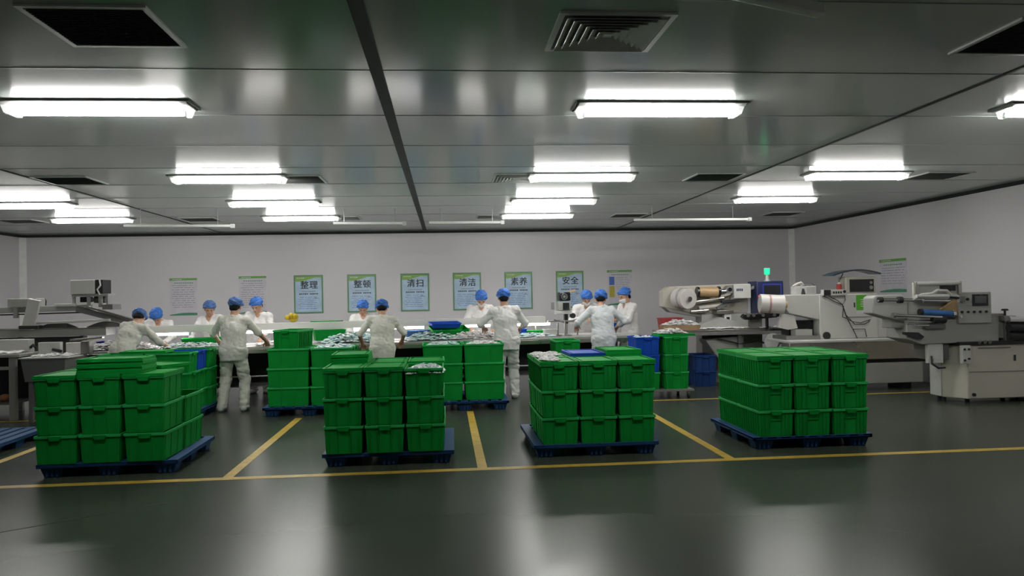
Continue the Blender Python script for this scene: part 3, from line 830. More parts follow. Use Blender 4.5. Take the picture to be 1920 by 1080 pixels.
# ---------------------------------------------------------------- stacks standing before the line (long sides towards the camera)
def stack_block(pn, xs, ys, base, grp, skip=(), blue=(), ntier=3, lidded=False):
    nx = {2: ('left', 'right'), 1: ('',)}[len(xs)]; ny = {1: ('',), 2: ('front', 'rear'), 3: ('front', 'second', 'rear')}[len(ys)]
    for ci, x in enumerate(xs):
        for ri, y in enumerate(ys):
            for ti in range(ntier):
                if (ci, ri, ti) in skip: continue
                b = (ci, ri, ti) in blue
                crate(('b' if b else 'g', False, lidded and ti == ntier-1), x+rj.uniform(-.008, .008), y, base+ti*PITCH,
                      '%s crate, %s, %s row, %s column, %s tier' % ('blue' if b else 'green', pn, ny[ri], nx[ci] or 'single', TN[ti]), R(90)+rj.uniform(-.01, .01), grp)
stack_block('stack with a turned crate on top', (-2.17, -1.585), (11.04, 11.42), PH, 'crates before the line, centre left')
pallet(-1.878, 11.4, 'blue pallet under the stack right of the worker seen full length', 0)
stack_block('stack left of the tallest worker', (-.045, .54), (11.12, 11.50), PH, 'crates before the line, centre')
pallet(.248, 11.42, 'blue pallet under the stack left of the tallest standing worker', 0)
stack_block('stack behind the leftmost pallet', (-4.24, -3.655), (10.70, 11.085), PH, 'crates behind the leftmost pallet', blue=((1, 1, 2),), skip=((0, 1, 2),))
pallet(-3.948, 11.06, 'blue pallet under the stack behind the leftmost front stack', 0)
for ti in range(3):
    crate(('g', False, False), -3.62, 11.47, PH+ti*PITCH, 'green crate at the rear of the stack behind the leftmost pallet, %s tier' % TN[ti], R(90), 'crates behind the leftmost pallet')
spare_lid(-3.98, 10.72, PH+2*PITCH+CH+.0125, 'green lid resting on the crates behind the leftmost front stack', R(90)+.05)
# ribbed crate turned askew on the centre-left stack
z3 = PH+2*PITCH+CH
crate(('g', True, False), -2.16, 11.24, z3-.01, 'green ribbed crate turned askew on top of the centre left stack', R(-13), 'crates before the line, centre left')
# fill of the open top crates
packets('packet_heap', -1.83, -1.34, 10.9, 11.55, PH+2*PITCH+.23, 220, 'packet_teal', 'pale packets filling the open right crates of the centre left stack', .05, .07, 5)
packets('packet_heap', -.28, .2, 10.98, 11.62, PH+2*PITCH+.22, 200, 'packet_teal', 'pale packets filling the open left crates of the centre stack', .05, .07, 6)
packets('packet_heap', .30, .78, 10.98, 11.62, PH+2*PITCH+.22, 200, 'packet_white', 'white packets filling the open right crates of the centre stack', .05, .07, 7)
packets('packet_heap', -2.4, -1.95, 11.30, 11.55, PH+2*PITCH+.22, 70, 'packet_white', 'white packets in the open left crate beside the standing worker', .04, .07, 17)
# trolley and its load at the right end of the line
def trolley(x, y, w, l, label, rz=0):
    t = thing('trolley', label, 'trolley', (x, y, 0), rz, 'crate trolleys')
    MB().box(-w, -l, .11, w, l, .14).build('deck', 'machine_dark', t, bevel=.004)
    for sx in (-1, 1):
        for sy in (-1, 1):
            cx, cy = sx*(w-.07), sy*(l-.07)
            f = MB(); f.box(cx-.02, cy-.025, .05, cx+.02, cy+.025, .109)
            fo = f.build('caster', 'steel_dull', t)
            MB().cyl((cx-.015, cy, .04), (cx+.015, cy, .04), .04).build('wheel', 'rubber_black', fo)
    return t
trolley(3.26, 11.70, .46, .34, 'low dark trolley carrying blue and green crates right of the line')
cg = 'crates on the low trolley'
for ti, c_ in enumerate('gbb'):
    crate((c_, False, False), 3.03, 11.68, .14+ti*PITCH, '%s crate on the low trolley, left column, %s tier' % ({'g': 'green', 'b': 'blue'}[c_], TN[ti]), 0, cg)
for ti in range(3):
    crate(('g', True, False), 3.47, 11.68, .14+ti*PITCH, 'green crate on the low trolley, right column, %s tier' % TN[ti], 0, cg)
spare_lid(3.50, 11.66, .14+2*PITCH+CH+.0125, 'bright green tray laid across the green column of the low trolley', R(90), 'green_lid')
packets('packet_heap', 3.26, 3.66, 11.5, 11.8, .14+2*PITCH+CH+.032, 110, 'packet_white', 'white packets heaped on the green tray over the low trolley', .07, .09, 8)
packets('packet_heap', 2.88, 3.18, 11.45, 11.9, .14+2*PITCH+.215, 70, 'packet_clear', 'packets inside the topmost blue crate of the low trolley', .045, .07, 9)
trolley(1.76, 11.35, .22, .31, 'low trolley half hidden behind the third front stack')
for ti in range(3):
    crate(('g', True, False), 1.76, 11.35, .14+ti*PITCH, 'green crate on the trolley behind the third front stack, %s tier' % TN[ti], 0, 'crates behind the third pallet')
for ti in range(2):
    crate(('d', False, False), 4.36, 12.96, .0+ti*PITCH+.001, 'blue crate shaded in its colour under the rear packing machine, %s' % ('lower', 'upper')[ti], 0, 'blue crates under the machine')

# ---------------------------------------------------------------- sorting line
LA = math.atan(.13)
LO = Vector((-2.0, 12.75, 0))
LM = Matrix.Translation(LO) @ Matrix.Rotation(LA, 4, 'Z')
def LP(u, v, z=0): return LM @ Vector((u, v, z))
line = thing('sorting_line', 'long steel sorting table with raised grey canopy board across the room', 'sorting table', LO, LA)
U0, U1, VF, VB = -3.38, 5.15, -.74, .50
MB().box(U0, VF, .865, U1, VB, .90).build('table_top', 'table_top', line, bevel=.006)
MB().box(U0, VF-.012, .80, U1, VF+.02, .864).build('front_apron', 'steel', line, bevel=.004)
MB().box(U0, VB-.02, .80, U1, VB+.012, .864).build('rear_apron', 'steel', line, bevel=.004)
MB().box(U0+.1, -.30, .9005, U1-.1, .22, .906).build('belt', 'film_white', line)
cb = MB(); cb.box(-2.98, -.02, 1.115, 3.75, .0, 1.225); cb.box(-2.98, .0, 1.21, 3.75, .16, 1.225); cb.box(-2.98, .16, 1.14, 3.75, .175, 1.225)
cb.build('canopy', 'machine_light', line, bevel=.003)
MB().box(U0+.05, -.55, .28, U1-.05, .40, .30).build('lower_shelf', 'machine_dark', line)
MB().box(U0+.05, .10, .30, U1-.05, .115, .80).build('under_table_shade', 'rubber_black', line)  # black sheet put in for the shade under the table
for u in np.arange(U0+.06, U1, 1.78):
    for v in (VF+.06, VB-.06):
        MB().box(u-.025, v-.025, 0, u+.025, v+.025, .865).build('leg', 'steel_dull', line)
for u in np.arange(-2.9, 3.8, 1.3):
    MB().box(u-.012, .10, .90, u+.012, .14, 1.21).build('canopy_post', 'steel_dull', line)
sr = MB(); sr.cyl((U0+.06, VF+.06, .45), (U1-.06, VF+.06, .45), .014); sr.build('stretcher', 'steel_dull', line)
def line_tube(u0, u1, label):
    t = thing('tube_lamp', label, 'tube lamp', LP((u0+u1)/2, -.06, 1.095), LA, 'tube lamps under the canopy board')
    h = (u1-u0)/2
    MB().cyl((-h+.03, 0, 0), (h-.03, 0, 0), .019, n=12).build('tube', 'line_tube_glow', t)
    MB().box(-h, -.012, .019, h, .06, .030).build('batten', 'lamp_white', t)
    for s in (-1, 1): MB().box(s*h-.03 if s > 0 else -h, -.02, -.02, h if s > 0 else -h+.03, .02, .018).build('end_cap', 'lamp_white', t)
line_tube(-2.98, -2.70, 'leftmost glowing tube, just left of the bent worker at left')
line_tube(-2.62, -1.98, 'glowing tube between the bent left worker and the worker in loose trousers')
line_tube(-1.5, -.5, 'glowing tube right of the worker in loose trousers')
line_tube(.48, 1.68, 'glowing tube behind the short-sleeved worker seen from behind')
line_tube(2.22, 2.80, 'glowing tube in front of the worker below the fourth poster')
line_tube(2.98, 3.84, 'rightmost glowing tube, right of the tallest standing worker')
# things lying on the table
def on_line(name, u0, u1, v0, v1, n, m, label, h, size, seed):
    return packets(name, u0, u1, v0, v1, .907, n, m, label, h, size, seed, M=LM)
on_line('packet_heap', -3.33, -2.4, -.70, -.32, 300, 'packet_white', 'white packets heaped at the left end of the sorting table', .12, .085, 11)
on_line('packet_heap', -2.3, -1.45, -.70, -.05, 260, 'packet_clear', 'clear packets before the worker leaning in at the left', .06, .07, 12)
on_line('packet_heap', -.95, -.1, -.70, -.30, 170, 'packet_white', 'white packets at the right hand of the worker in loose trousers', .06, .08, 13)
on_line('packet_heap', .02, .95, -.70, -.10, 480, 'packet_teal', 'teal and white packets under the second blue poster', .13, .075, 14)
on_line('packet_heap', 1.32, 2.2, -.70, -.10, 440, 'packet_teal', 'teal and white packets under the third blue poster', .12, .075, 15)
on_line('packet_heap', 2.0, 2.85, -.72, -.25, 480, 'packet_white', 'dense white packets in front of the worker below the fourth poster', .12, .06, 16)
on_line('packet_heap', 3.1, 3.75, -.66, -.2, 170, 'packet_teal', 'sparse packets beside the low white tub on the table', .05, .07, 18)
def tray(u, v, z, rot, m, label, L=.5, Wd=.34, h=.09, tilt=0):
    t = thing('tray', label, 'tray', LP(u, v, z), 0, 'trays on the sorting table'); t.rotation_euler = (tilt, 0, LA+rot)
    b = MB(); w, l = L/2, Wd/2; q = lambda a, c, zz: [(-a, -c, zz), (a, -c, zz), (a, c, zz), (-a, c, zz)]
    vs = q(w-.03, l-.03, 0)+q(w-.008, l-.008, h)+q(w-.014, l-.014, h)+q(w-.035, l-.035, .006)
    fs = [(3, 2, 1, 0), (12, 13, 14, 15)]+[(a+k, a+(k+1) % 4, c+(k+1) % 4, c+k) for a, c in ((0, 4), (4, 8), (8, 12)) for k in range(4)]
    b.add(vs, fs); b.build('basin', m, t)
    r = MB()
    for x0, y0, x1, y1 in ((-w, -l, w, -l+.014), (-w, l-.014, w, l), (-w, -l+.014, -w+.014, l-.014), (w-.014, -l+.014, w, l-.014)): r.box(x0, y0, h-.006, x1, y1, h+.004)
    r.build('rim', m, t)
    return t
tray(-1.78, -.18, .955, .1, 'green_plastic', 'flat green tray on the table left of the worker in loose trousers', .62, .4, .07)
tray(-3.05, -.05, .93, .0, 'blue_plastic', 'dark blue tray behind the heap at the left end of the table', .5, .3, .08)
tray(.12, -.2, .94, .15, 'green_plastic', 'green tray on the table, right of the turned ribbed crate', .5, .3, .16)
tray(.55, -.02, .93, .0, 'film_white', 'pale grey tray beside the green tray under the second poster', .5, .3, .13)
tray(1.62, -.2, .93, .0, 'film_blue', 'pale blue tray on the table under the third poster', .6, .3, .12)
tray(2.02, -.36, .98, .12, 'green_plastic', 'green tray tilted under the blue tray, below the fourth poster', .62, .34, .11, R(12))
tray(1.98, -.22, 1.10, .1, 'blue_plastic', 'dark blue tray resting above the tilted green tray', .5, .3, .07, R(6))
tray(3.2, -.16, .945, 0, 'blue_plastic', 'small blue tray right of the tallest standing worker', .34, .24, .08)
tray(3.52, -.1, .93, 0, 'green_plastic', 'pale green flat tray beside the small blue tray', .3, .24, .06)
tray(3.72, -.42, .908, 0, 'film_white', 'white square tub on the table beside the printer stand', .22, .2, .11)
pb = thing('green_board', 'thin green board lying on the canopy near the yellow bundle', 'board', LP(.08, .08, 1.226), LA)
MB().box(-.26, -.07, 0, .26, .07, .014).build('plate', 'green_plastic', pb, bevel=.003)
MB().box(.20, -.075, .002, .262, .075, .018).build('end_clip', 'machine_dark', pb)
yb = MB(); rn = random.Random(5)
for i in range(7): yb.ell((rn.uniform(-.07, .07), rn.uniform(-.03, .03), .045+.012*i), (.06-.004*i, .045, .042), 10, 7)
yo = yb.build('cloth_bundle', 'yellow_plastic'); yo.location = LP(-.47, .08, 1.226); tag(yo, 'crumpled yellow bundle on the canopy board', 'bundle')
# ---------------------------------------------------------------- date printer on its stand
pr = thing('label_printer', 'black-headed label printer on a steel stand at the right part of the table', 'printer', LP(3.96, -.38, .907), LA)
b = MB()
b.box(-.10, -.17, 0, -.07, .17, .02); b.box(.07, -.17, 0, .10, .17, .02); b.cyl((0, -.12, 0), (0, -.12, .26), .014); b.cyl((.09, .1, 0), (.09, .1, .26), .014); b.cyl((-.12, -.1, 0), (-.12, -.1, .22), .014); b.cyl((.25, .0, 0), (.25, 0, .24), .012)
b.build('base', 'steel_dull', pr)
MB().tube([(-.28, -.05, .25), (-.1, -.02, .25), (.1, -.06, .24), (.3, -.02, .23)], .016).build('guide_arm', 'steel_dull', pr)
MB().tube([(-.18, -.1, .27), (.05, .05, .22), (.28, .06, .26)], .014).build('guide_arm', 'machine_dark', pr)
MB().box(-.13, -.06, .36, .14, .08, .42).build('bracket', 'machine_light', pr, bevel=.01)
MB().box(.02, -.03, .20, .08, .03, .40).build('column', 'black_gloss', pr)
MB().box(-.10, -.07, .42, .12, .08, .57).build('housing', 'machine_grey', pr, bevel=.008)
MB().box(-.02, -.085, .43, .09, -.069, .55).build('dark_window', 'black_gloss', pr)
hd_ = MB().box(-.08, -.08, .58, .12, .08, .73).build('head', 'black_gloss', pr, bevel=.02)
MB().ring((.005, -.095, .655), (.005, -.079, .655), .055, .040).build('dial', 'machine_dark', hd_)
MB().cyl((.005, -.092, .655), (.005, -.079, .655), .025).build('hub', 'steel_dull', hd_)
MB().beam((.08, 0, .72), (.22, -.02, .76), .03, .03).build('lever', 'film_tan', pr)
MB().cyl((.17, -.03, .33), (.17, .03, .33), .045).build('knob', 'rubber_black', pr)
MB().box(-.20, -.05, .44, -.16, .02, .56).build('side_plate', 'steel_dull', pr)

# ---------------------------------------------------------------- left packing machine
ml = thing('conveyor_machine', 'grey packing machine with long beams and a raised control box at left', 'machine', (-6.2, 12.2, 0))
B = lambda mb, n, m, p, bv=.004: mb.build(n, m, p, bevel=bv, world=True)
B(MB().box(-8.2, 11.95, 1.12, -5.02, 12.35, 1.225), 'main_conveyor', 'machine_grey', ml)
B(MB().box(-8.2, 11.94, 1.226, -5.02, 12.36, 1.238), 'conveyor_edge', 'steel', ml, 0)
B(MB().beam((-8.2, 12.15, 1.49), (-5.35, 12.15, 1.535), .30, .085), 'upper_beam', 'machine_grey', ml)
B(MB().beam((-8.2, 12.00, 1.43), (-5.3, 12.0, 1.465), .05, .02), 'cable_strip', 'rubber_black', ml, 0)
B(MB().beam((-6.1, 11.92, 1.315), (-4.95, 11.92, 1.345), .07, .035), 'guide_rail', 'lamp_white', ml)
B(MB().beam((-5.45, 12.1, 1.52), (-4.62, 12.1, 1.28), .26, .085), 'incline_conveyor', 'machine_dark', ml)
B(MB().beam((-5.28, 11.93, 1.55), (-4.55, 11.93, 1.31), .03, .03), 'incline_rail', 'steel', ml)
for x in (-5.75, -5.05):
    q = [(x-.28, 1.24), (x+.3, 1.24)]+[(x+.3-.058*i*1.0, 1.24+.085*math.sin(math.pi*i/10)) for i in range(1, 10)]
    B(MB().prism(q, 'y', 12.0, 12.05), 'arched_bracket', 'machine_dark', ml, 0)
B(MB().box(-5.66, 11.98, 1.238, -5.60, 12.04, 1.31), 'strut', 'machine_dark', ml)
bx = B(MB().box(-5.50, 11.9, 1.735, -5.16, 12.25, 1.945), 'control_box', 'machine_light', ml, .006)
B(MB().box(-5.155, 11.93, 1.74, -5.05, 12.22, 1.945), 'dark_recess', 'rubber_black', ml)  # solid black block for the dark recess beside the control box
B(MB().tube([(-5.09, 11.92, 1.94), (-5.07, 11.9, 1.86), (-5.12, 11.91, 1.80), (-5.08, 11.9, 1.72)], .012), 'cable', 'film_white', ml, 0)
for x, w in ((-5.48, .035), (-5.27, .04), (-5.10, .05), (-5.0, .03)):
    B(MB().box(x-w/2, 11.95, 1.54, x+w/2, 12.0, 1.733), 'stand_post', 'machine_grey', ml)
B(MB().box(-5.5, 11.94, 1.70, -4.98, 12.2, 1.734), 'stand_plate', 'machine_grey', ml)
B(MB().box(-5.42, 12.02, 1.615, -5.30, 12.2, 1.695), 'motor', 'rubber_black', ml, .01)
B(MB().cyl((-5.24, 12.1, 1.65), (-5.08, 12.1, 1.65), .05), 'motor', 'machine_dark', ml, 0)
B(MB().box(-5.75, 11.93, 1.56, -5.45, 12.0, 1.60), 'tool_tray', 'lamp_white', ml)
B(MB().box(-5.05, 11.9, 1.50, -4.9, 12.2, 1.58), 'roller_block', 'steel_dull', ml)
B(MB().rbox((-6.02, 11.85, 1.455), (.17, .05, .44), (0, R(13), R(4))), 'guard_plate', 'machine_light', ml, .01)
B(MB().box(-6.38, 11.9, 1.56, -5.98, 12.2, 1.685), 'drive_housing', 'machine_grey', ml, .006)
for x in (-6.3, -6.1): B(MB().box(x-.03, 11.95, 1.40, x+.03, 12.0, 1.56), 'support_foot', 'machine_grey', ml)
B(MB().box(-6.18, 11.8, 1.24, -5.9, 11.93, 1.29), 'clamp', 'rubber_black', ml, .01)
B(MB().tube([(-5.82, 11.84, 1.68), (-5.80, 11.82, 1.65), (-5.81, 11.83, 1.58)], .008), 'hook', 'rubber_black', ml, 0)
for x in (-8.0, -7.2, -6.4, -5.5):
    B(MB().box(x-.03, 12.25, 0, x+.03, 12.31, 1.12), 'leg', 'steel_dull', ml, 0)
B(MB().box(-8.1, 12.2, .15, -5.46, 12.34, 1.10), 'rear_panel', 'machine_dark', ml, 0)
B(MB().beam((-5.5, 11.9, 1.06), (-5.05, 11.93, 1.09), .10, .03), 'outfeed_chute', 'steel', ml)
packets('packet_heap', -6.28, -6.02, 11.97, 12.1, 1.238, 24, 'packet_white', 'white packets under the leaning guard plate', .06, .08, 21)
wt = thing('work_table', 'grey work table with white packets at the left edge', 'table', (-6.6, 11.45, 0))
B(MB().box(-7.6, 11.15, .875, -5.83, 11.8, .915), 'table_top', 'machine_grey', wt)
for x in (-7.5, -5.95):
    for y in (11.22, 11.74): B(MB().box(x-.045, y-.03, 0, x+.045, y+.03, .875), 'leg', 'machine_grey', wt)
B(MB().box(-7.5, 11.2, .70, -5.95, 11.25, .745), 'stretcher', 'machine_grey', wt)
B(MB().box(-7.5, 11.2, .22, -5.95, 11.7, .25), 'lower_shelf', 'machine_dark', wt)
B(MB().box(-7.45, 11.70, .26, -6.0, 11.72, .86), 'back_panel', 'rubber_black', wt)
packets('packet_heap', -7.4, -5.9, 11.2, 11.55, .915, 80, 'packet_white', 'flat white packets laid on the left work table', .015, .12, 22, heap=False)
wb = thing('motor_box', 'pale square box with a dark fitting on the left work table', 'box', (-6.15, 11.63, .915), 0)
B(MB().box(-6.4, 11.58, .916, -5.93, 11.75, 1.10), 'housing', 'machine_light', wb, .006)
B(MB().tube([(-5.92, 11.62, .98), (-5.88, 11.6, 1.02), (-5.84, 11.62, .97)], .02), 'fitting', 'rubber_black', wb, 0)
op = MB().ell((0, 0, .05), (.075, .05, .05)); oo = op.build('cable_plug', 'orange_plug'); oo.location = (-6.16, 11.4, .25); tag(oo, 'small orange item on the shelf of the left work table', 'item')
hb = thing('hopper', 'dark grey hopper box with white fixtures, right of the left work table', 'hopper', (-5.4, 11.2, 0))
B(MB().hull8([(-5.66, 10.95, .55), (-5.16, 10.95, .55), (-5.16, 11.35, .55), (-5.66, 11.35, .55)], [(-5.70, 10.92, .86), (-5.12, 10.92, .86), (-5.05, 11.45, .86), (-5.68, 11.45, .86)]), 'bin', 'machine_dark', hb)
B(MB().box(-5.72, 10.9, .861, -5.08, 11.47, .878), 'top_plate', 'lamp_white', hb)
B(MB().box(-5.7, 11.38, .88, -5.40, 11.46, 1.06), 'fixture', 'lamp_white', hb, .008)
B(MB().box(-5.32, 11.36, .88, -5.12, 11.46, 1.05), 'fixture', 'film_white', hb, .008)
B(MB().box(-5.12, 11.36, .88, -5.0, 11.5, 1.07), 'fixture', 'steel_dull', hb, .008)
B(MB().cyl((-5.5, 11.37, .96), (-5.38, 11.37, .93), .02), 'clamp', 'rubber_black', hb, 0)
for x in (-5.6, -5.2):
    for y in (11.0, 11.3): B(MB().box(x-.025, y-.025, 0, x+.025, y+.025, .55), 'leg', 'machine_dark', hb, 0)
packets('packet_heap', -5.65, -5.1, 10.95, 11.3, .878, 40, 'packet_white', 'white packets on the hopper plate at left', .03, .09, 23)

# ---------------------------------------------------------------- rear right packing machine (film rolls, navy cabinet)
m1 = thing('wrapping_machine', 'cream wrapping machine with film rolls and navy control cabinet at the back', 'machine', (4.8, 13.3, 0))
Y1 = 13.35
B(MB().prism([(3.84, 1.34), (3.84, 1.62), (3.95, 1.70), (5.55, 1.735), (5.55, 1.40), (5.2, 1.22), (4.55, 1.18)], 'y', Y1, Y1+.28), 'back_plate', 'machine_cream', m1, .012)
B(MB().prism([(3.86, 1.33), (4.5, 1.19), (4.5, 1.15), (3.95, 1.25)], 'y', Y1-.05, Y1+.2), 'lower_cover', 'machine_grey', m1)
fr = B(MB().cyl((4.20, Y1-.30, 1.48), (4.11, Y1-.02, 1.50), .175, n=28), 'film_roll', 'film_white', m1, .006)
MB().cyl(Vector((4.215, Y1-.345, 1.475))-Vector((4.8, 13.3, 0)), Vector((4.20, Y1-.30, 1.48))-Vector((4.8, 13.3, 0)), .045).build('hub', 'chrome', fr)
B(MB().ring((4.16, Y1-.19, 1.49), (4.15, Y1-.17, 1.49), .19, .17), 'roll_flange', 'machine_grey', m1, 0)
r2 = B(MB().cyl((4.42, Y1-.12, 1.60), (4.78, Y1-.14, 1.585), .085, n=20), 'tan_roll', 'film_tan', m1, .005)
for x in (4.42, 4.80): B(MB().cyl((x-.02, Y1-.13, 1.594), (x+.02, Y1-.13, 1.592), .095), 'roll_collar', 'black_gloss', m1, 0)
B(MB().cyl((4.82, Y1-.13, 1.592), (4.93, Y1-.13, 1.60), .045), 'spindle', 'chrome', m1, 0)
B(MB().cyl((5.0, Y1-.14, 1.63), (5.0, Y1-.02, 1.63), .075), 'tension_wheel', 'steel_dull', m1, 0)
B(MB().cyl((5.0, Y1-.16, 1.63), (5.0, Y1-.145, 1.63), .035), 'wheel_hub', 'black_gloss', m1, 0)
for i, (a, c) in enumerate((((4.38, 1.42), (4.9, 1.48)), ((4.45, 1.31), (4.95, 1.36)), ((4.3, 1.25), (4.62, 1.27)), ((4.6, 1.44), (5.02, 1.56)))):
    B(MB().cyl((a[0], Y1-.09, a[1]), (c[0], Y1-.10, c[1]), .035), 'guide_roller', 'machine_cream' if i % 2 else 'steel', m1, 0)
B(MB().beam((4.75, Y1-.16, 1.30), (5.1, Y1-.16, 1.48), .06, .06), 'tension_arm', 'machine_dark', m1)
B(MB().beam((4.82, Y1-.2, 1.42), (5.15, Y1-.2, 1.44), .05, .05), 'tension_arm', 'rubber_black', m1)
B(MB().box(4.72, Y1-.25, 1.205, 5.02, Y1-.02, 1.265), 'sealing_head', 'steel', m1)
B(MB().box(4.86, Y1-.23, 1.02, 4.98, Y1-.1, 1.20), 'sealing_column', 'lamp_white', m1)
B(MB().box(4.895, Y1-.24, 1.05, 4.95, Y1-.229, 1.15), 'dark_slot', 'black_gloss', m1, 0)
lb = B(MB().box(5.05, Y1-.20, 1.47, 5.36, Y1-.01, 1.715), 'panel_box', 'machine_light', m1, .008)
dashes(MB(), 5.10-4.8, 5.22-4.8, 1.62, .045, 4, 77, Y1-.2015-13.3).build('panel_print', 'navy', lb)
B(MB().beam((5.32, Y1-.12, 1.62), (5.52, Y1-.22, 1.70), .05, .05), 'lever', 'steel', m1)
B(MB().box(5.36, Y1-.05, 1.15, 5.41, Y1+.0, 1.72), 'side_post', 'clear_plastic', m1)
cab = B(MB().box(5.42, Y1-.32, 1.14, 5.90, Y1+.1, 1.765), 'control_cabinet', 'navy', m1, .012)
off = Vector((4.8, 13.3, 0))
def sub(mb, n, m, p): return mb.build(n, m, p)
q = MB(); yy = Y1-.325-13.3
for a, b_, c, d in ((.72, 1.70, 1.06, 1.715), (.72, 1.28, 1.06, 1.295), (.72, 1.295, .735, 1.70), (1.045, 1.295, 1.06, 1.70)): q.box(a, yy, b_, c, yy+.004, d)
sub(q, 'screen_border', 'navy_line', cab)
sub(MB().box(.75, yy+.001, 1.40, 1.03, yy+.004, 1.68), 'screen', 'screen_dark', cab)
sub(MB().ring((.78, yy, 1.215), (.78, yy+.004, 1.215), .05, .042), 'emblem_ring', 'navy_line', cab)
for z in (1.50, 1.26): sub(MB().cyl((.665, yy-.015, z), (.665, yy+.004, z), .028), 'push_button', 'button_red', cab)
bc = thing('beacon_lamp', 'green lit signal beacon on the navy control cabinet', 'signal lamp', (5.70, Y1-.1, 1.765))
MB().cyl((0, 0, 0), (0, 0, .02), .055).build('base', 'lamp_white', bc); MB().cyl((0, 0, .02), (0, 0, .12), .03, .022).build('stem', 'lamp_white', bc)
MB().cyl((0, 0, .12), (0, 0, .225), .045, .05, 20).build('lens', 'beacon_green', bc)
MB().cyl((0, 0, .225), (0, 0, .235), .052).build('cap', 'lamp_white', bc)
B(MB().prism([(3.62, .955), (6.1, .955), (6.1, .91), (3.62, .91)], 'y', 12.72, 13.3), 'infeed_table', 'steel', m1)
B(MB().box(3.62, 12.70, .86, 6.1, 12.74, .909), 'table_edge', 'machine_dark', m1)
B(MB().prism([(4.4, 1.05), (4.75, 1.15), (5.3, .99), (5.4, .956), (4.3, .956)], 'y', 12.95, 13.2), 'slide', 'machine_grey', m1)
B(MB().prism([(4.42, .78), (5.1, .84), (5.1, .62), (4.85, .3), (4.6, .5)], 'y', 12.85, 13.25), 'pedestal_cover', 'machine_grey', m1, .02)
for x in (3.75, 5.0, 6.0):
    for y in (12.8, 13.25): B(MB().box(x-.03, y-.03, 0, x+.03, y+.03, .91), 'leg', 'machine_dark', m1, 0)
B(MB().box(4.5, 13.27, 0, 5.6, 13.6, 1.2), 'column', 'machine_grey', m1)
B(MB().tube([(4.6, 12.8, .80), (5.0, 12.78, .70), (5.3, 12.78, .74), (5.6, 12.78, .66), (5.8, 12.78, .72)], .014), 'hose', 'rubber_black', m1, 0)
B(MB().cyl((5.5, 12.66, .74), (5.56, 12.72, .74), .13), 'hand_wheel', 'lamp_white', m1, 0)
packets('packet_heap', 4.25, 6.0, 12.74, 12.95, .955, 150, 'packet_white', 'white packets in a row on the infeed table of the rear machine', .012, .09, 24, heap=False)
tr = thing('knob_arm', 'black curved arm with chrome knobs before the navy cabinet', 'machine arm', (5.4, 12.75, .955))
arm = [(5.0, 1.16), (5.04, 1.21), (5.62, 1.235), (5.68, 1.20), (5.62, 1.14), (5.3, 1.12), (5.06, 1.11)]
B(MB().prism(arm, 'y', 12.68, 12.78), 'arm', 'black_gloss', tr, .012)
for x in (5.10, 5.20, 5.36, 5.56): B(MB().cyl((x, 12.65, 1.185), (x, 12.68, 1.185), .03), 'knob', 'chrome', tr, 0)
B(MB().box(5.14, 12.71, .956, 5.32, 12.77, 1.12), 'post', 'machine_dark', tr); B(MB().box(5.44, 12.71, .956, 5.48, 12.77, 1.13), 'post', 'black_gloss', tr)
# items on the rear infeed table
rb_ = thing('red_bin', 'dark red bin on the table behind the white heap', 'bin', (3.88, 13.1, .955)); q4 = lambda a, c, z: [(-a, -c, z), (a, -c, z), (a, c, z), (-a, c, z)]
MB().add(q4(.17, .11, 0)+q4(.19, .13, .20)+q4(.182, .122, .20)+q4(.164, .104, .008), [(3, 2, 1, 0), (12, 13, 14, 15)]+[(a+k, a+(k+1) % 4, c+(k+1) % 4, c+k) for a, c in ((0, 4), (4, 8), (8, 12)) for k in range(4)]).build('body', 'red_plastic', rb_)
r_ = MB()
for a, b_, c, d in ((-.2, -.14, .2, -.12), (-.2, .12, .2, .14), (-.2, -.12, -.18, .12), (.18, -.12, .2, .12)): r_.box(a, b_, .192, c, d, .206)
r_.build('rim', 'red_plastic', rb_)
ct = thing('carton_tray', 'shallow tan carton heaped with white packets beside the red bin', 'carton', (3.98, 12.87, .955))
MB().add(q4(.30, .12, 0)+q4(.33, .13, .085)+q4(.322, .122, .085)+q4(.292, .112, .006), [(3, 2, 1, 0), (12, 13, 14, 15)]+[(a+k, a+(k+1) % 4, c+(k+1) % 4, c+k) for a, c in ((0, 4), (4, 8), (8, 12)) for k in range(4)]).build('body', 'carton_tan', ct)
packets('packet_heap', 3.69, 4.28, 12.77, 12.98, 1.03, 130, 'packet_white', 'white packets heaped in the tan carton by the red bin', .09, .09, 25)
cu = thing('blue_cup', 'small blue container beside the worker with crossed arms', 'container', LP(5.0, .05, .907))
MB().cyl((0, 0, 0), (0, 0, .16), .055, .062, 20).build('body', 'blue_plastic', cu); MB().ring((0, 0, .16), (0, 0, .168), .068, .052).build('rim', 'blue_plastic', cu)

# ---------------------------------------------------------------- middle right packing machine (grey cabinet, white roll)
m2 = thing('cabinet_machine', 'tall pale grey machine with wedge arm, white film roll and long steel trough', 'machine', (6.6, 12.2, 0))
Y2 = 12.0
B(MB().prism([(5.44, 1.525), (6.02, 1.52), (6.02, 1.115), (5.52, 1.225), (5.44, 1.33)], 'y', Y2, Y2+.30), 'wedge_arm', 'machine_light', m2, .012)
rl = B(MB().cyl((5.05, Y2+.05, 1.395), (5.42, Y2-.02, 1.37), .15, n=28), 'film_roll', 'film_white', m2, .006)
B(MB().ring((5.18, Y2+.026, 1.386), (5.21, Y2+.02, 1.384), .153, .12), 'roll_band', 'film_band', m2, 0)
B(MB().cyl((5.42, Y2-.02, 1.37), (5.47, Y2-.03, 1.367), .055), 'spindle', 'film_tan', m2, 0)
body2 = B(MB().box(6.02, Y2-.02, .80, 7.0, Y2+.55, 1.525), 'body', 'machine_light', m2, .01)
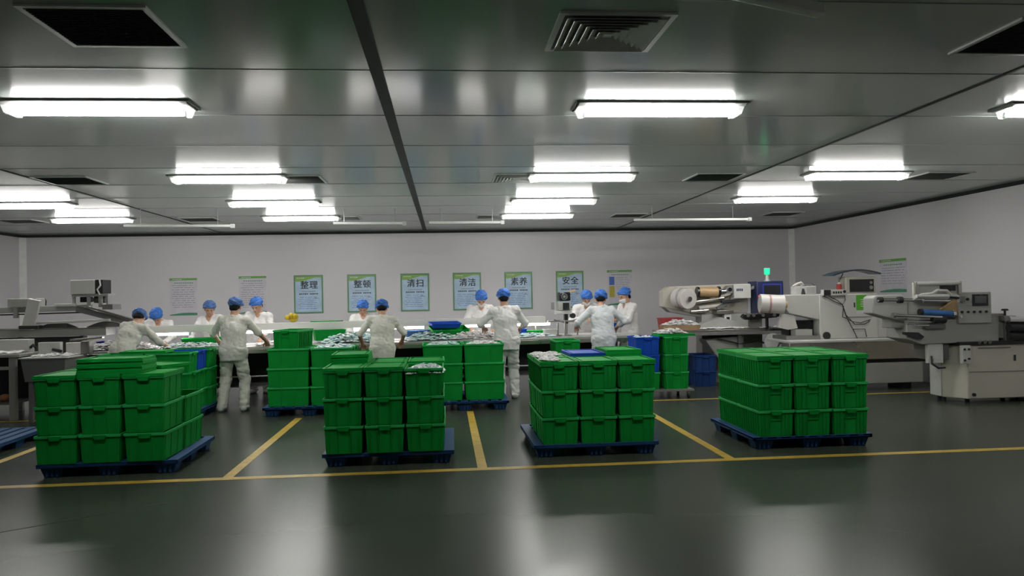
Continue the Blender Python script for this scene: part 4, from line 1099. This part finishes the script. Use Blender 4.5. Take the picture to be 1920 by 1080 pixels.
B(MB().box(7.0, Y2+.02, .80, 7.75, Y2+.55, 1.35), 'rear_body', 'machine_light', m2, .01)
dr = B(MB().box(6.42, Y2-.05, 1.15, 6.98, Y2-.021, 1.515), 'door', 'machine_light', m2, .006)
st = MB().box(6.62-6.6, Y2-.0525-12.2, 1.255, 6.80-6.6, Y2-.0505-12.2, 1.50).build('safety_sticker', 'sticker_green', dr)
MB().box(6.62-6.6, Y2-.0525-12.2, 1.20, 6.80-6.6, Y2-.0505-12.2, 1.254).build('sticker_note', 'paper_white', dr)
q = MB()
for i, (a, b_) in enumerate(((.06, .10), (.04, .09), (.07, .11), (.05, .12))): q.box(6.68-6.6+a*.3, Y2-.0535-12.2, 1.31+i*.035, 6.68-6.6+b_, Y2-.0526-12.2, 1.325+i*.035)
q.build('sticker_figure', 'paper_white', dr)
MB().box(6.58-6.6, Y2-.056-12.2, 1.30, 6.60-6.6, Y2-.0505-12.2, 1.38).build('handle', 'rubber_black', dr)
B(MB().box(5.45, Y2-.02, .80, 6.02, Y2+.5, .86), 'floor_plate', 'steel_dull', m2)
B(MB().box(5.60, Y2+.2, .86, 6.018, Y2+.5, 1.10), 'inner_housing', 'black_gloss', m2)
B(MB().box(5.62, Y2+.0, .86, 5.90, Y2+.18, .96), 'foot_block', 'machine_grey', m2)
B(MB().prism([(5.40, 1.22), (5.62, 1.20), (5.68, .98), (5.52, .96), (5.35, 1.0)], 'y', Y2+.05, Y2+.09), 'plastic_sheet', 'film_white', m2, 0)
B(MB().cyl((6.12, Y2-.05, .855), (6.12, Y2-.021, .855), .06), 'round_knob', 'rubber_black', m2, 0)
wires = [[(6.06, 1.50), (6.25, 1.40), (6.38, 1.35)], [(6.15, 1.50), (6.30, 1.42), (6.38, 1.35)], [(6.42, 1.53), (6.43, 1.42), (6.38, 1.35)], [(6.38, 1.35), (6.42, 1.22), (6.47, 1.10), (6.55, .95), (6.62, .80)],
         [(6.40, 1.33), (6.38, 1.15), (6.46, 1.12), (6.55, 1.07), (6.68, 1.05), (6.85, 1.1)], [(6.40, 1.30), (6.44, 1.18), (6.58, 1.03), (6.75, 1.03), (6.84, 1.08)], [(6.55, .95), (6.75, .95), (6.78, .82)]]
for wv in wires: B(MB().tube([(a, Y2-.062, c) for a, c in wv], .006, 6), 'cable', 'rubber_black', m2, 0)
jb = B(MB().box(6.06, Y2-.10, 1.50, 6.44, Y2+.02, 1.595), 'terminal_box', 'machine_light', m2, .005)
MB().box(6.06-6.6, Y2-.103-12.2, 1.502, 6.17-6.6, Y2-.09-12.2, 1.593).build('dark_end', 'black_gloss', jb)
q = MB()
for i in range(4): q.box(6.21-6.6+i*.04, Y2-.103-12.2, 1.53, 6.235-6.6+i*.04, Y2-.0995-12.2, 1.565)
q.cyl((6.40-6.6, Y2-.106-12.2, 1.56), (6.40-6.6, Y2-.10-12.2, 1.56), .025); q.build('terminal', 'rubber_black', jb)
# trough and base
B(MB().box(5.35, Y2-.35, .485, 7.72, Y2-.05, .765), 'trough', 'steel', m2, .006)
B(MB().box(5.35, Y2-.36, .766, 7.72, Y2+.5, .799), 'trough_lip', 'machine_light', m2)
B(MB().box(5.45, Y2-.28, .425, 7.65, Y2+.3, .484), 'shadow_gap', 'rubber_black', m2, 0)  # solid black block put in for the shade of the gap
B(MB().box(5.5, Y2-.33, .10, 7.55, Y2+.3, .424), 'base_housing', 'machine_grey', m2, .008)
for x in (5.7, 7.35): B(MB().box(x-.08, Y2-.2, 0, x+.08, Y2+.2, .10), 'foot', 'rubber_black', m2, 0)
# devices standing on it
pu = thing('pump_unit', 'small white pump unit with coiled hose on top of the grey machine', 'pump', (5.85, Y2+.18, 1.525))
B(MB().box(5.68, Y2+.08, 1.525, 6.02, Y2+.28, 1.66), 'body', 'lamp_white', pu, .008)
B(MB().box(5.86, Y2+.075, 1.54, 6.0, Y2+.082, 1.645), 'side_panel', 'machine_grey', pu, 0)
B(MB().cyl((5.79, Y2+.06, 1.527), (5.79, Y2+.06, 1.62), .035, .015), 'nozzle', 'rubber_black', pu, 0)
B(MB().tube([(5.66, Y2+.15, 1.66), (5.72, Y2+.13, 1.70), (5.80, Y2+.15, 1.72), (5.84, Y2+.15, 1.68), (5.78, Y2+.14, 1.67)], .018), 'hose', 'film_white', pu, 0)
B(MB().tube([(6.05, Y2+.2, 1.53), (6.07, Y2+.2, 1.66), (6.0, Y2+.2, 1.70), (5.88, Y2+.18, 1.67)], .01), 'pipe', 'steel_dull', pu, 0)
mo = thing('display_unit', 'pale boxed display with dark screen on top of the grey machine', 'display', (6.78, Y2+.15, 1.525))
B(MB().box(6.50, Y2+.05, 1.525, 7.02, Y2+.30, 1.80), 'casing', 'machine_cream', mo, .02)
sc = B(MB().box(6.57, Y2+.043, 1.55, 6.98, Y2+.051, 1.755), 'screen', 'black_gloss', mo, 0)
B(MB().cyl((6.93, Y2+.03, 1.70), (6.93, Y2+.045, 1.70), .022), 'knob', 'steel_dull', mo, 0); B(MB().cyl((6.93, Y2+.03, 1.62), (6.93, Y2+.045, 1.62), .03), 'knob', 'steel_dull', mo, 0)
sb = thing('spray_bottle', 'red and white bottle beside the boxed display', 'bottle', (6.42, Y2+.1, 1.525))
MB().cyl((0, 0, 0), (0, 0, .06), .045, n=20).build('base', 'lamp_white', sb); MB().cyl((0, 0, .0605), (0, 0, .16), .043, .04, 20).build('label_band', 'red_plastic', sb); MB().cyl((0, 0, .1605), (0, 0, .19), .035, .015).build('cap', 'lamp_white', sb); MB().tube([(0, 0, .19), (.02, 0, .24), (.07, 0, .33)], .008).build('hose', 'rubber_black', sb)
dcv = MB(); NX = 12
for (ya) in (0,):
    vs = []
    for i in range(NX+1):
        u = i/NX; x = 6.27+.80*u; zt = 1.80+.105*math.sin(math.pi*min(1, u*.85+.05))**.8
        for y_ in (Y2-.02, Y2+.36): vs += [(x, y_, zt-(.0 if y_ > Y2+.1 else .012)), (x, y_, zt+.012)]
    fs = []
    for i in range(NX):
        a = i*4; b_ = a+4
        fs += [(a, a+2, b_+2, b_), (a+1, b_+1, b_+3, a+3), (a, b_, b_+1, a+1), (a+2, a+3, b_+3, b_+2)]
    fs += [(0, 1, 3, 2), (NX*4, NX*4+2, NX*4+3, NX*4+1)]
    dcv.add(vs, fs)
do = dcv.build('dust_cover', 'dark_cover'); tag(do, 'dark curved plastic cover over the boxed display', 'cover')

# ---------------------------------------------------------------- near right packing machine
m3 = thing('roller_machine', 'large grey machine with rollers, touch screen panel and white base at the right edge', 'machine', (7.2, 10.3, 0))
Y3 = 10.0
B(MB().prism([(5.88, 1.505), (5.83, 1.47), (5.83, 1.255), (6.34, 1.10), (6.34, 1.42), (6.26, 1.51)], 'y', Y3+.1, Y3+.35), 'arm_plate', 'machine_grey', m3, .015)
B(MB().box(6.1, Y3+.12, 1.05, 7.1, Y3+.35, 1.44), 'arm_body', 'machine_grey', m3, .01)
B(MB().prism([(6.28, .90), (6.50, .82), (7.62, .84), (7.62, 1.16), (6.28, 1.16)], 'y', Y3+.05, Y3+.55), 'main_body', 'machine_grey', m3, .012)
pn = B(MB().box(7.0, Y3, 1.10, 7.48, Y3+.35, 1.525), 'control_panel', 'machine_grey', m3, .008)
oo3 = (7.2, 10.3)
def s3(n, m, mb): return mb.build(n, m, pn)
s3('screen_bezel', 'black_gloss', MB().box(7.20-7.2, Y3-.008-10.3, 1.335, 7.43-7.2, Y3-.001-10.3, 1.495))
s3('screen', 'screen_grey', MB().box(7.235-7.2, Y3-.011-10.3, 1.375, 7.40-7.2, Y3-.0085-10.3, 1.47))
for i in range(5): s3('push_button', 'rubber_black', MB().cyl((7.045-7.2+i*.088, Y3-.018-10.3, 1.255), (7.045-7.2+i*.088, Y3-.001-10.3, 1.255), .017))
s3('dial', 'rubber_black', MB().cyl((7.13-7.2, Y3-.02-10.3, 1.43), (7.13-7.2, Y3-.001-10.3, 1.43), .02)); s3('switch', 'lamp_white', MB().cyl((7.03-7.2, Y3-.02-10.3, 1.19), (7.03-7.2, Y3-.001-10.3, 1.19), .018))
s3('latch', 'machine_dark', MB().box(7.025-7.2, Y3-.04-10.3, 1.39, 7.075-7.2, Y3-.001-10.3, 1.47))
def roller(x0, x1, y, z, r, m, z1=None, n='roller'): return B(MB().cyl((x0, y, z), (x1, y, z if z1 is None else z1), r, n=18), n, m, m3, 0)
roller(5.84, 6.34, Y3-.02, 1.445, .024, 'chrome', 1.435); roller(6.12, 6.18, Y3-.02, 1.437, .045, 'rubber_black', n='collar'); roller(5.84, 5.90, Y3-.02, 1.445, .038, 'rubber_black', n='collar')
roller(6.44, 6.90, Y3-.02, 1.265, .042, 'film_blue', 1.235, 'blue_roller'); roller(6.42, 6.46, Y3-.02, 1.265, .048, 'rubber_black', n='collar'); roller(6.89, 6.93, Y3-.02, 1.235, .046, 'chrome', n='collar')
roller(6.03, 6.72, Y3-.05, 1.235, .022, 'chrome', 1.195); roller(6.02, 6.06, Y3-.05, 1.235, .034, 'steel_dull', n='collar'); roller(6.6, 6.78, Y3-.03, 1.16, .05, 'rubber_black', n='collar')
roller(6.2, 6.6, Y3-.03, 1.145, .012, 'chrome', 1.13); roller(6.35, 6.55, Y3-.03, 1.085, .014, 'chrome', 1.085)
roller(6.48, 6.86, Y3-.02, 1.425, .024, 'chrome', 1.415); roller(6.36, 6.82, Y3-.06, 1.485, .026, 'lamp_white', 1.475); roller(6.84, 6.98, Y3-.04, 1.46, .016, 'rubber_black', 1.45)
B(MB().tube([(6.42, Y3-.06, 1.50), (6.58, Y3-.06, 1.515), (6.66, Y3-.06, 1.56), (6.8, Y3-.06, 1.55), (6.86, Y3-.05, 1.49)], .02), 'film_web', 'film_white', m3, 0)
B(MB().box(6.40, Y3+.02, 1.445, 7.05, Y3+.10, 1.67), 'film_frame', 'machine_light', m3)
for x in (6.40, 7.02): B(MB().box(x-.025, Y3-.02, 1.50, x+.025, Y3+.02, 1.68), 'frame_post', 'steel', m3)
roller(6.40, 7.02, Y3, 1.655, .030, 'lamp_white')
B(MB().box(6.75, Y3+.005, 1.55, 6.97, Y3+.02, 1.63), 'vent_slot', 'black_gloss', m3, 0)
B(MB().prism([(6.78, 1.30), (6.95, 1.42), (7.0, 1.42), (7.0, 1.2), (6.82, 1.2)], 'y', Y3+.02, Y3+.1), 'bracket', 'film_tan', m3)
B(MB().beam((6.84, Y3+.0, 1.24), (6.93, Y3-.02, 1.275), .03, .03), 'wing_nut', 'film_tan', m3)
B(MB().box(6.50, Y3-.02, 1.04, 6.80, Y3+.05, 1.10), 'sensor_head', 'machine_dark', m3)
B(MB().prism([(6.22, 1.0), (6.22, .965), (6.45, .89), (6.5, .93), (6.42, .99)], 'y', Y3+.0, Y3+.06), 'film_guide', 'black_gloss', m3, 0)
B(MB().box(7.50, Y3+.1, .88, 7.75, Y3+.5, 1.22), 'side_cover', 'machine_grey', m3); B(MB().box(7.57, Y3+.092, .90, 7.605, Y3+.099, 1.10), 'dark_slot', 'black_gloss', m3, 0)
kb = B(MB().box(7.66, Y3-.02, 1.12, 7.82, Y3+.2, 1.19), 'knob_block', 'steel_dull', m3)
MB().cyl((7.735-7.2, Y3+.08-10.3, 1.19), (7.735-7.2, Y3+.08-10.3, 1.26), .015).build('stem', 'rubber_black', kb); MB().cyl((7.735-7.2, Y3+.08-10.3, 1.26), (7.735-7.2, Y3+.08-10.3, 1.285), .05, .035).build('knob', 'rubber_black', kb)
for z, r in ((1.14, .045), (1.03, .06), (.92, .05)): B(MB().cyl((7.70, Y3-.03, z), (8.05, Y3-.03, z-.01), r), 'sealing_roller', 'rubber_black' if z < 1.1 else 'chrome', m3, 0)
B(MB().box(7.72, Y3+.05, .82, 8.06, Y3+.5, 1.1), 'sealing_unit', 'machine_dark', m3)
B(MB().box(7.0, Y3-.02, .80, 8.06, Y3+.5, .845), 'bed', 'rubber_black', m3)
for x in (7.25, 7.33, 7.4): B(MB().cyl((x, Y3-.06, .83), (x+.04, Y3-.02, .85), .018), 'chain_link', 'steel_dull', m3, 0)
base = B(MB().prism([(7.13, Y3+.02), (8.06, Y3+.02), (8.06, Y3+.55), (6.94, Y3+.55), (6.94, Y3+.30)], 'z', .06, .80), 'base_cabinet', 'machine_ivory', m3, .012)
MB().box(7.15-7.2, Y3+.012-10.3, .425, 8.05-7.2, Y3+.019-10.3, .431).build('panel_joint', 'machine_dark', base)
MB().box(7.28-7.2, Y3+.005-10.3, .75, 7.75-7.2, Y3+.019-10.3, .762).build('door_lip', 'machine_dark', base)
MB().box(7.80-7.2, Y3-.0-10.3, .57, 7.82-7.2, Y3+.019-10.3, .65).build('door_handle', 'rubber_black', base)
MB().cyl((7.2-7.2, Y3-.01-10.3, .12), (7.2-7.2, Y3+.019-10.3, .12), .022).build('lock', 'rubber_black', base)
B(MB().prism([(6.925, Y3+.30), (6.939, Y3+.30), (6.939, Y3+.55), (6.925, Y3+.55)], 'z', .07, .62), 'corner_plate', 'lamp_white', m3)
B(MB().box(6.66, Y3+.12, .60, 6.93, Y3+.5, .82), 'drive_box', 'machine_dark', m3); B(MB().box(6.58, Y3+.05, .56, 6.80, Y3+.119, .82), 'white_bracket', 'lamp_white', m3, .006)
B(MB().box(7.0, Y3-.06, .55, 7.12, Y3+.0, .80), 'hinge_plate', 'lamp_white', m3, .006)
for x, z in ((7.03, .75), (7.09, .75), (7.03, .60), (7.09, .62)): B(MB().cyl((x, Y3-.075, z), (x, Y3-.06, z), .014), 'bolt', 'rubber_black', m3, 0)
B(MB().tube([(6.62, Y3+.04, .66), (6.60, Y3+.0, .56), (6.68, Y3-.02, .50), (6.80, Y3+.02, .50)], .014), 'cable', 'rubber_black', m3, 0)
for x, y in ((7.0, Y3+.36), (7.2, Y3+.15), (7.95, Y3+.15), (7.02, Y3+.48), (7.95, Y3+.45)): B(MB().cyl((x, y, 0), (x, y, .06), .03), 'foot', 'rubber_black', m3, 0)

# ---------------------------------------------------------------- workers
person(-4.58, 11.46, -14, 'person bent far forward at the left end of the table, seen from behind, blue cap', 1.6, 30, 8, 30, -18, (-.24, .52, .95), (.34, .50, .95), .35, 'cloth_cream', 'cap_slate')
person(-4.78, 13.42, 184, 'person in blue cap stooping over the table behind the bent left worker', 1.58, 24, -4, 42, 0, (-.2, .48, .95), (.2, .48, .95), .8)
person(-3.93, 13.55, 172, 'person facing us with slate blue cap tilted, left of the standing worker in loose trousers', 1.6, 10, 4, 18, -24, (-.2, .42, .97), (.2, .42, .97), .8, cap='cap_slate')
person(-3.07, 11.52, -4, 'person standing full length from behind in loose cream work clothes and pale shoes', 1.63, 8, 0, 16, 0, (-.34, .36, .98), (.36, .40, .96), .12, 'cloth_cream', 'cap_slate', stance=.16)
person(-3.2, 13.62, 176, 'person facing us in blue cap and open-collared white coat, right of the standing worker', 1.65, 9, -3, 26, 12, (-.2, .42, .97), (.2, .42, .97), .8)
person(-1.43, 13.75, 182, 'person facing us in blue cap in front of the second blue poster', 1.56, 8, 0, 26, 0, (-.2, .42, .97), (.2, .42, .97), .8)
person(-.94, 11.62, 4, 'person from behind in short-sleeved cream coat below the second and third posters', 1.58, 13, 0, 26, 0, (-.30, .30, .93), (.30, .34, .95), -.02, 'cloth_cream', 'cap_blue', stance=.10)
person(.64, 14.0, 183, 'person facing us under the fourth poster with mask pulled down', 1.70, 9, 0, 34, 0, (-.22, .40, .97), (.22, .40, .97), .8, mask='chin', tall_cap=.012)
person(.95, 12.0, 3, 'tallest person from behind, white coat and grey-white trousers, before the fifth poster', 1.69, 6, -3, 12, 4, (-.33, .34, 1.05), (.26, .36, 1.0), .45, 'cloth_white', 'cap_blue', stance=.10)
person(2.60, 14.1, 184, 'person facing us with white mask on the chin in front of the sixth poster', 1.68, 12, 4, 30, 0, (-.12, .34, 1.12), (.14, .34, 1.12), .8, mask='chin')
person(2.52, 12.22, 6, 'person from behind in pale grey coat leaning in at the right end of the table', 1.66, 14, 0, 20, 22, (-.34, .36, 1.05), (.34, .28, 1.02), .6, 'cloth_grey', 'cap_blue', tall_cap=.01)
person(3.30, 13.68, 112, 'person in profile facing left with mask and folded arms at the table end', 1.68, 5, 0, 16, 0, (-.02, .30, 1.16), (.08, .26, 1.12), .75, mask='chin')
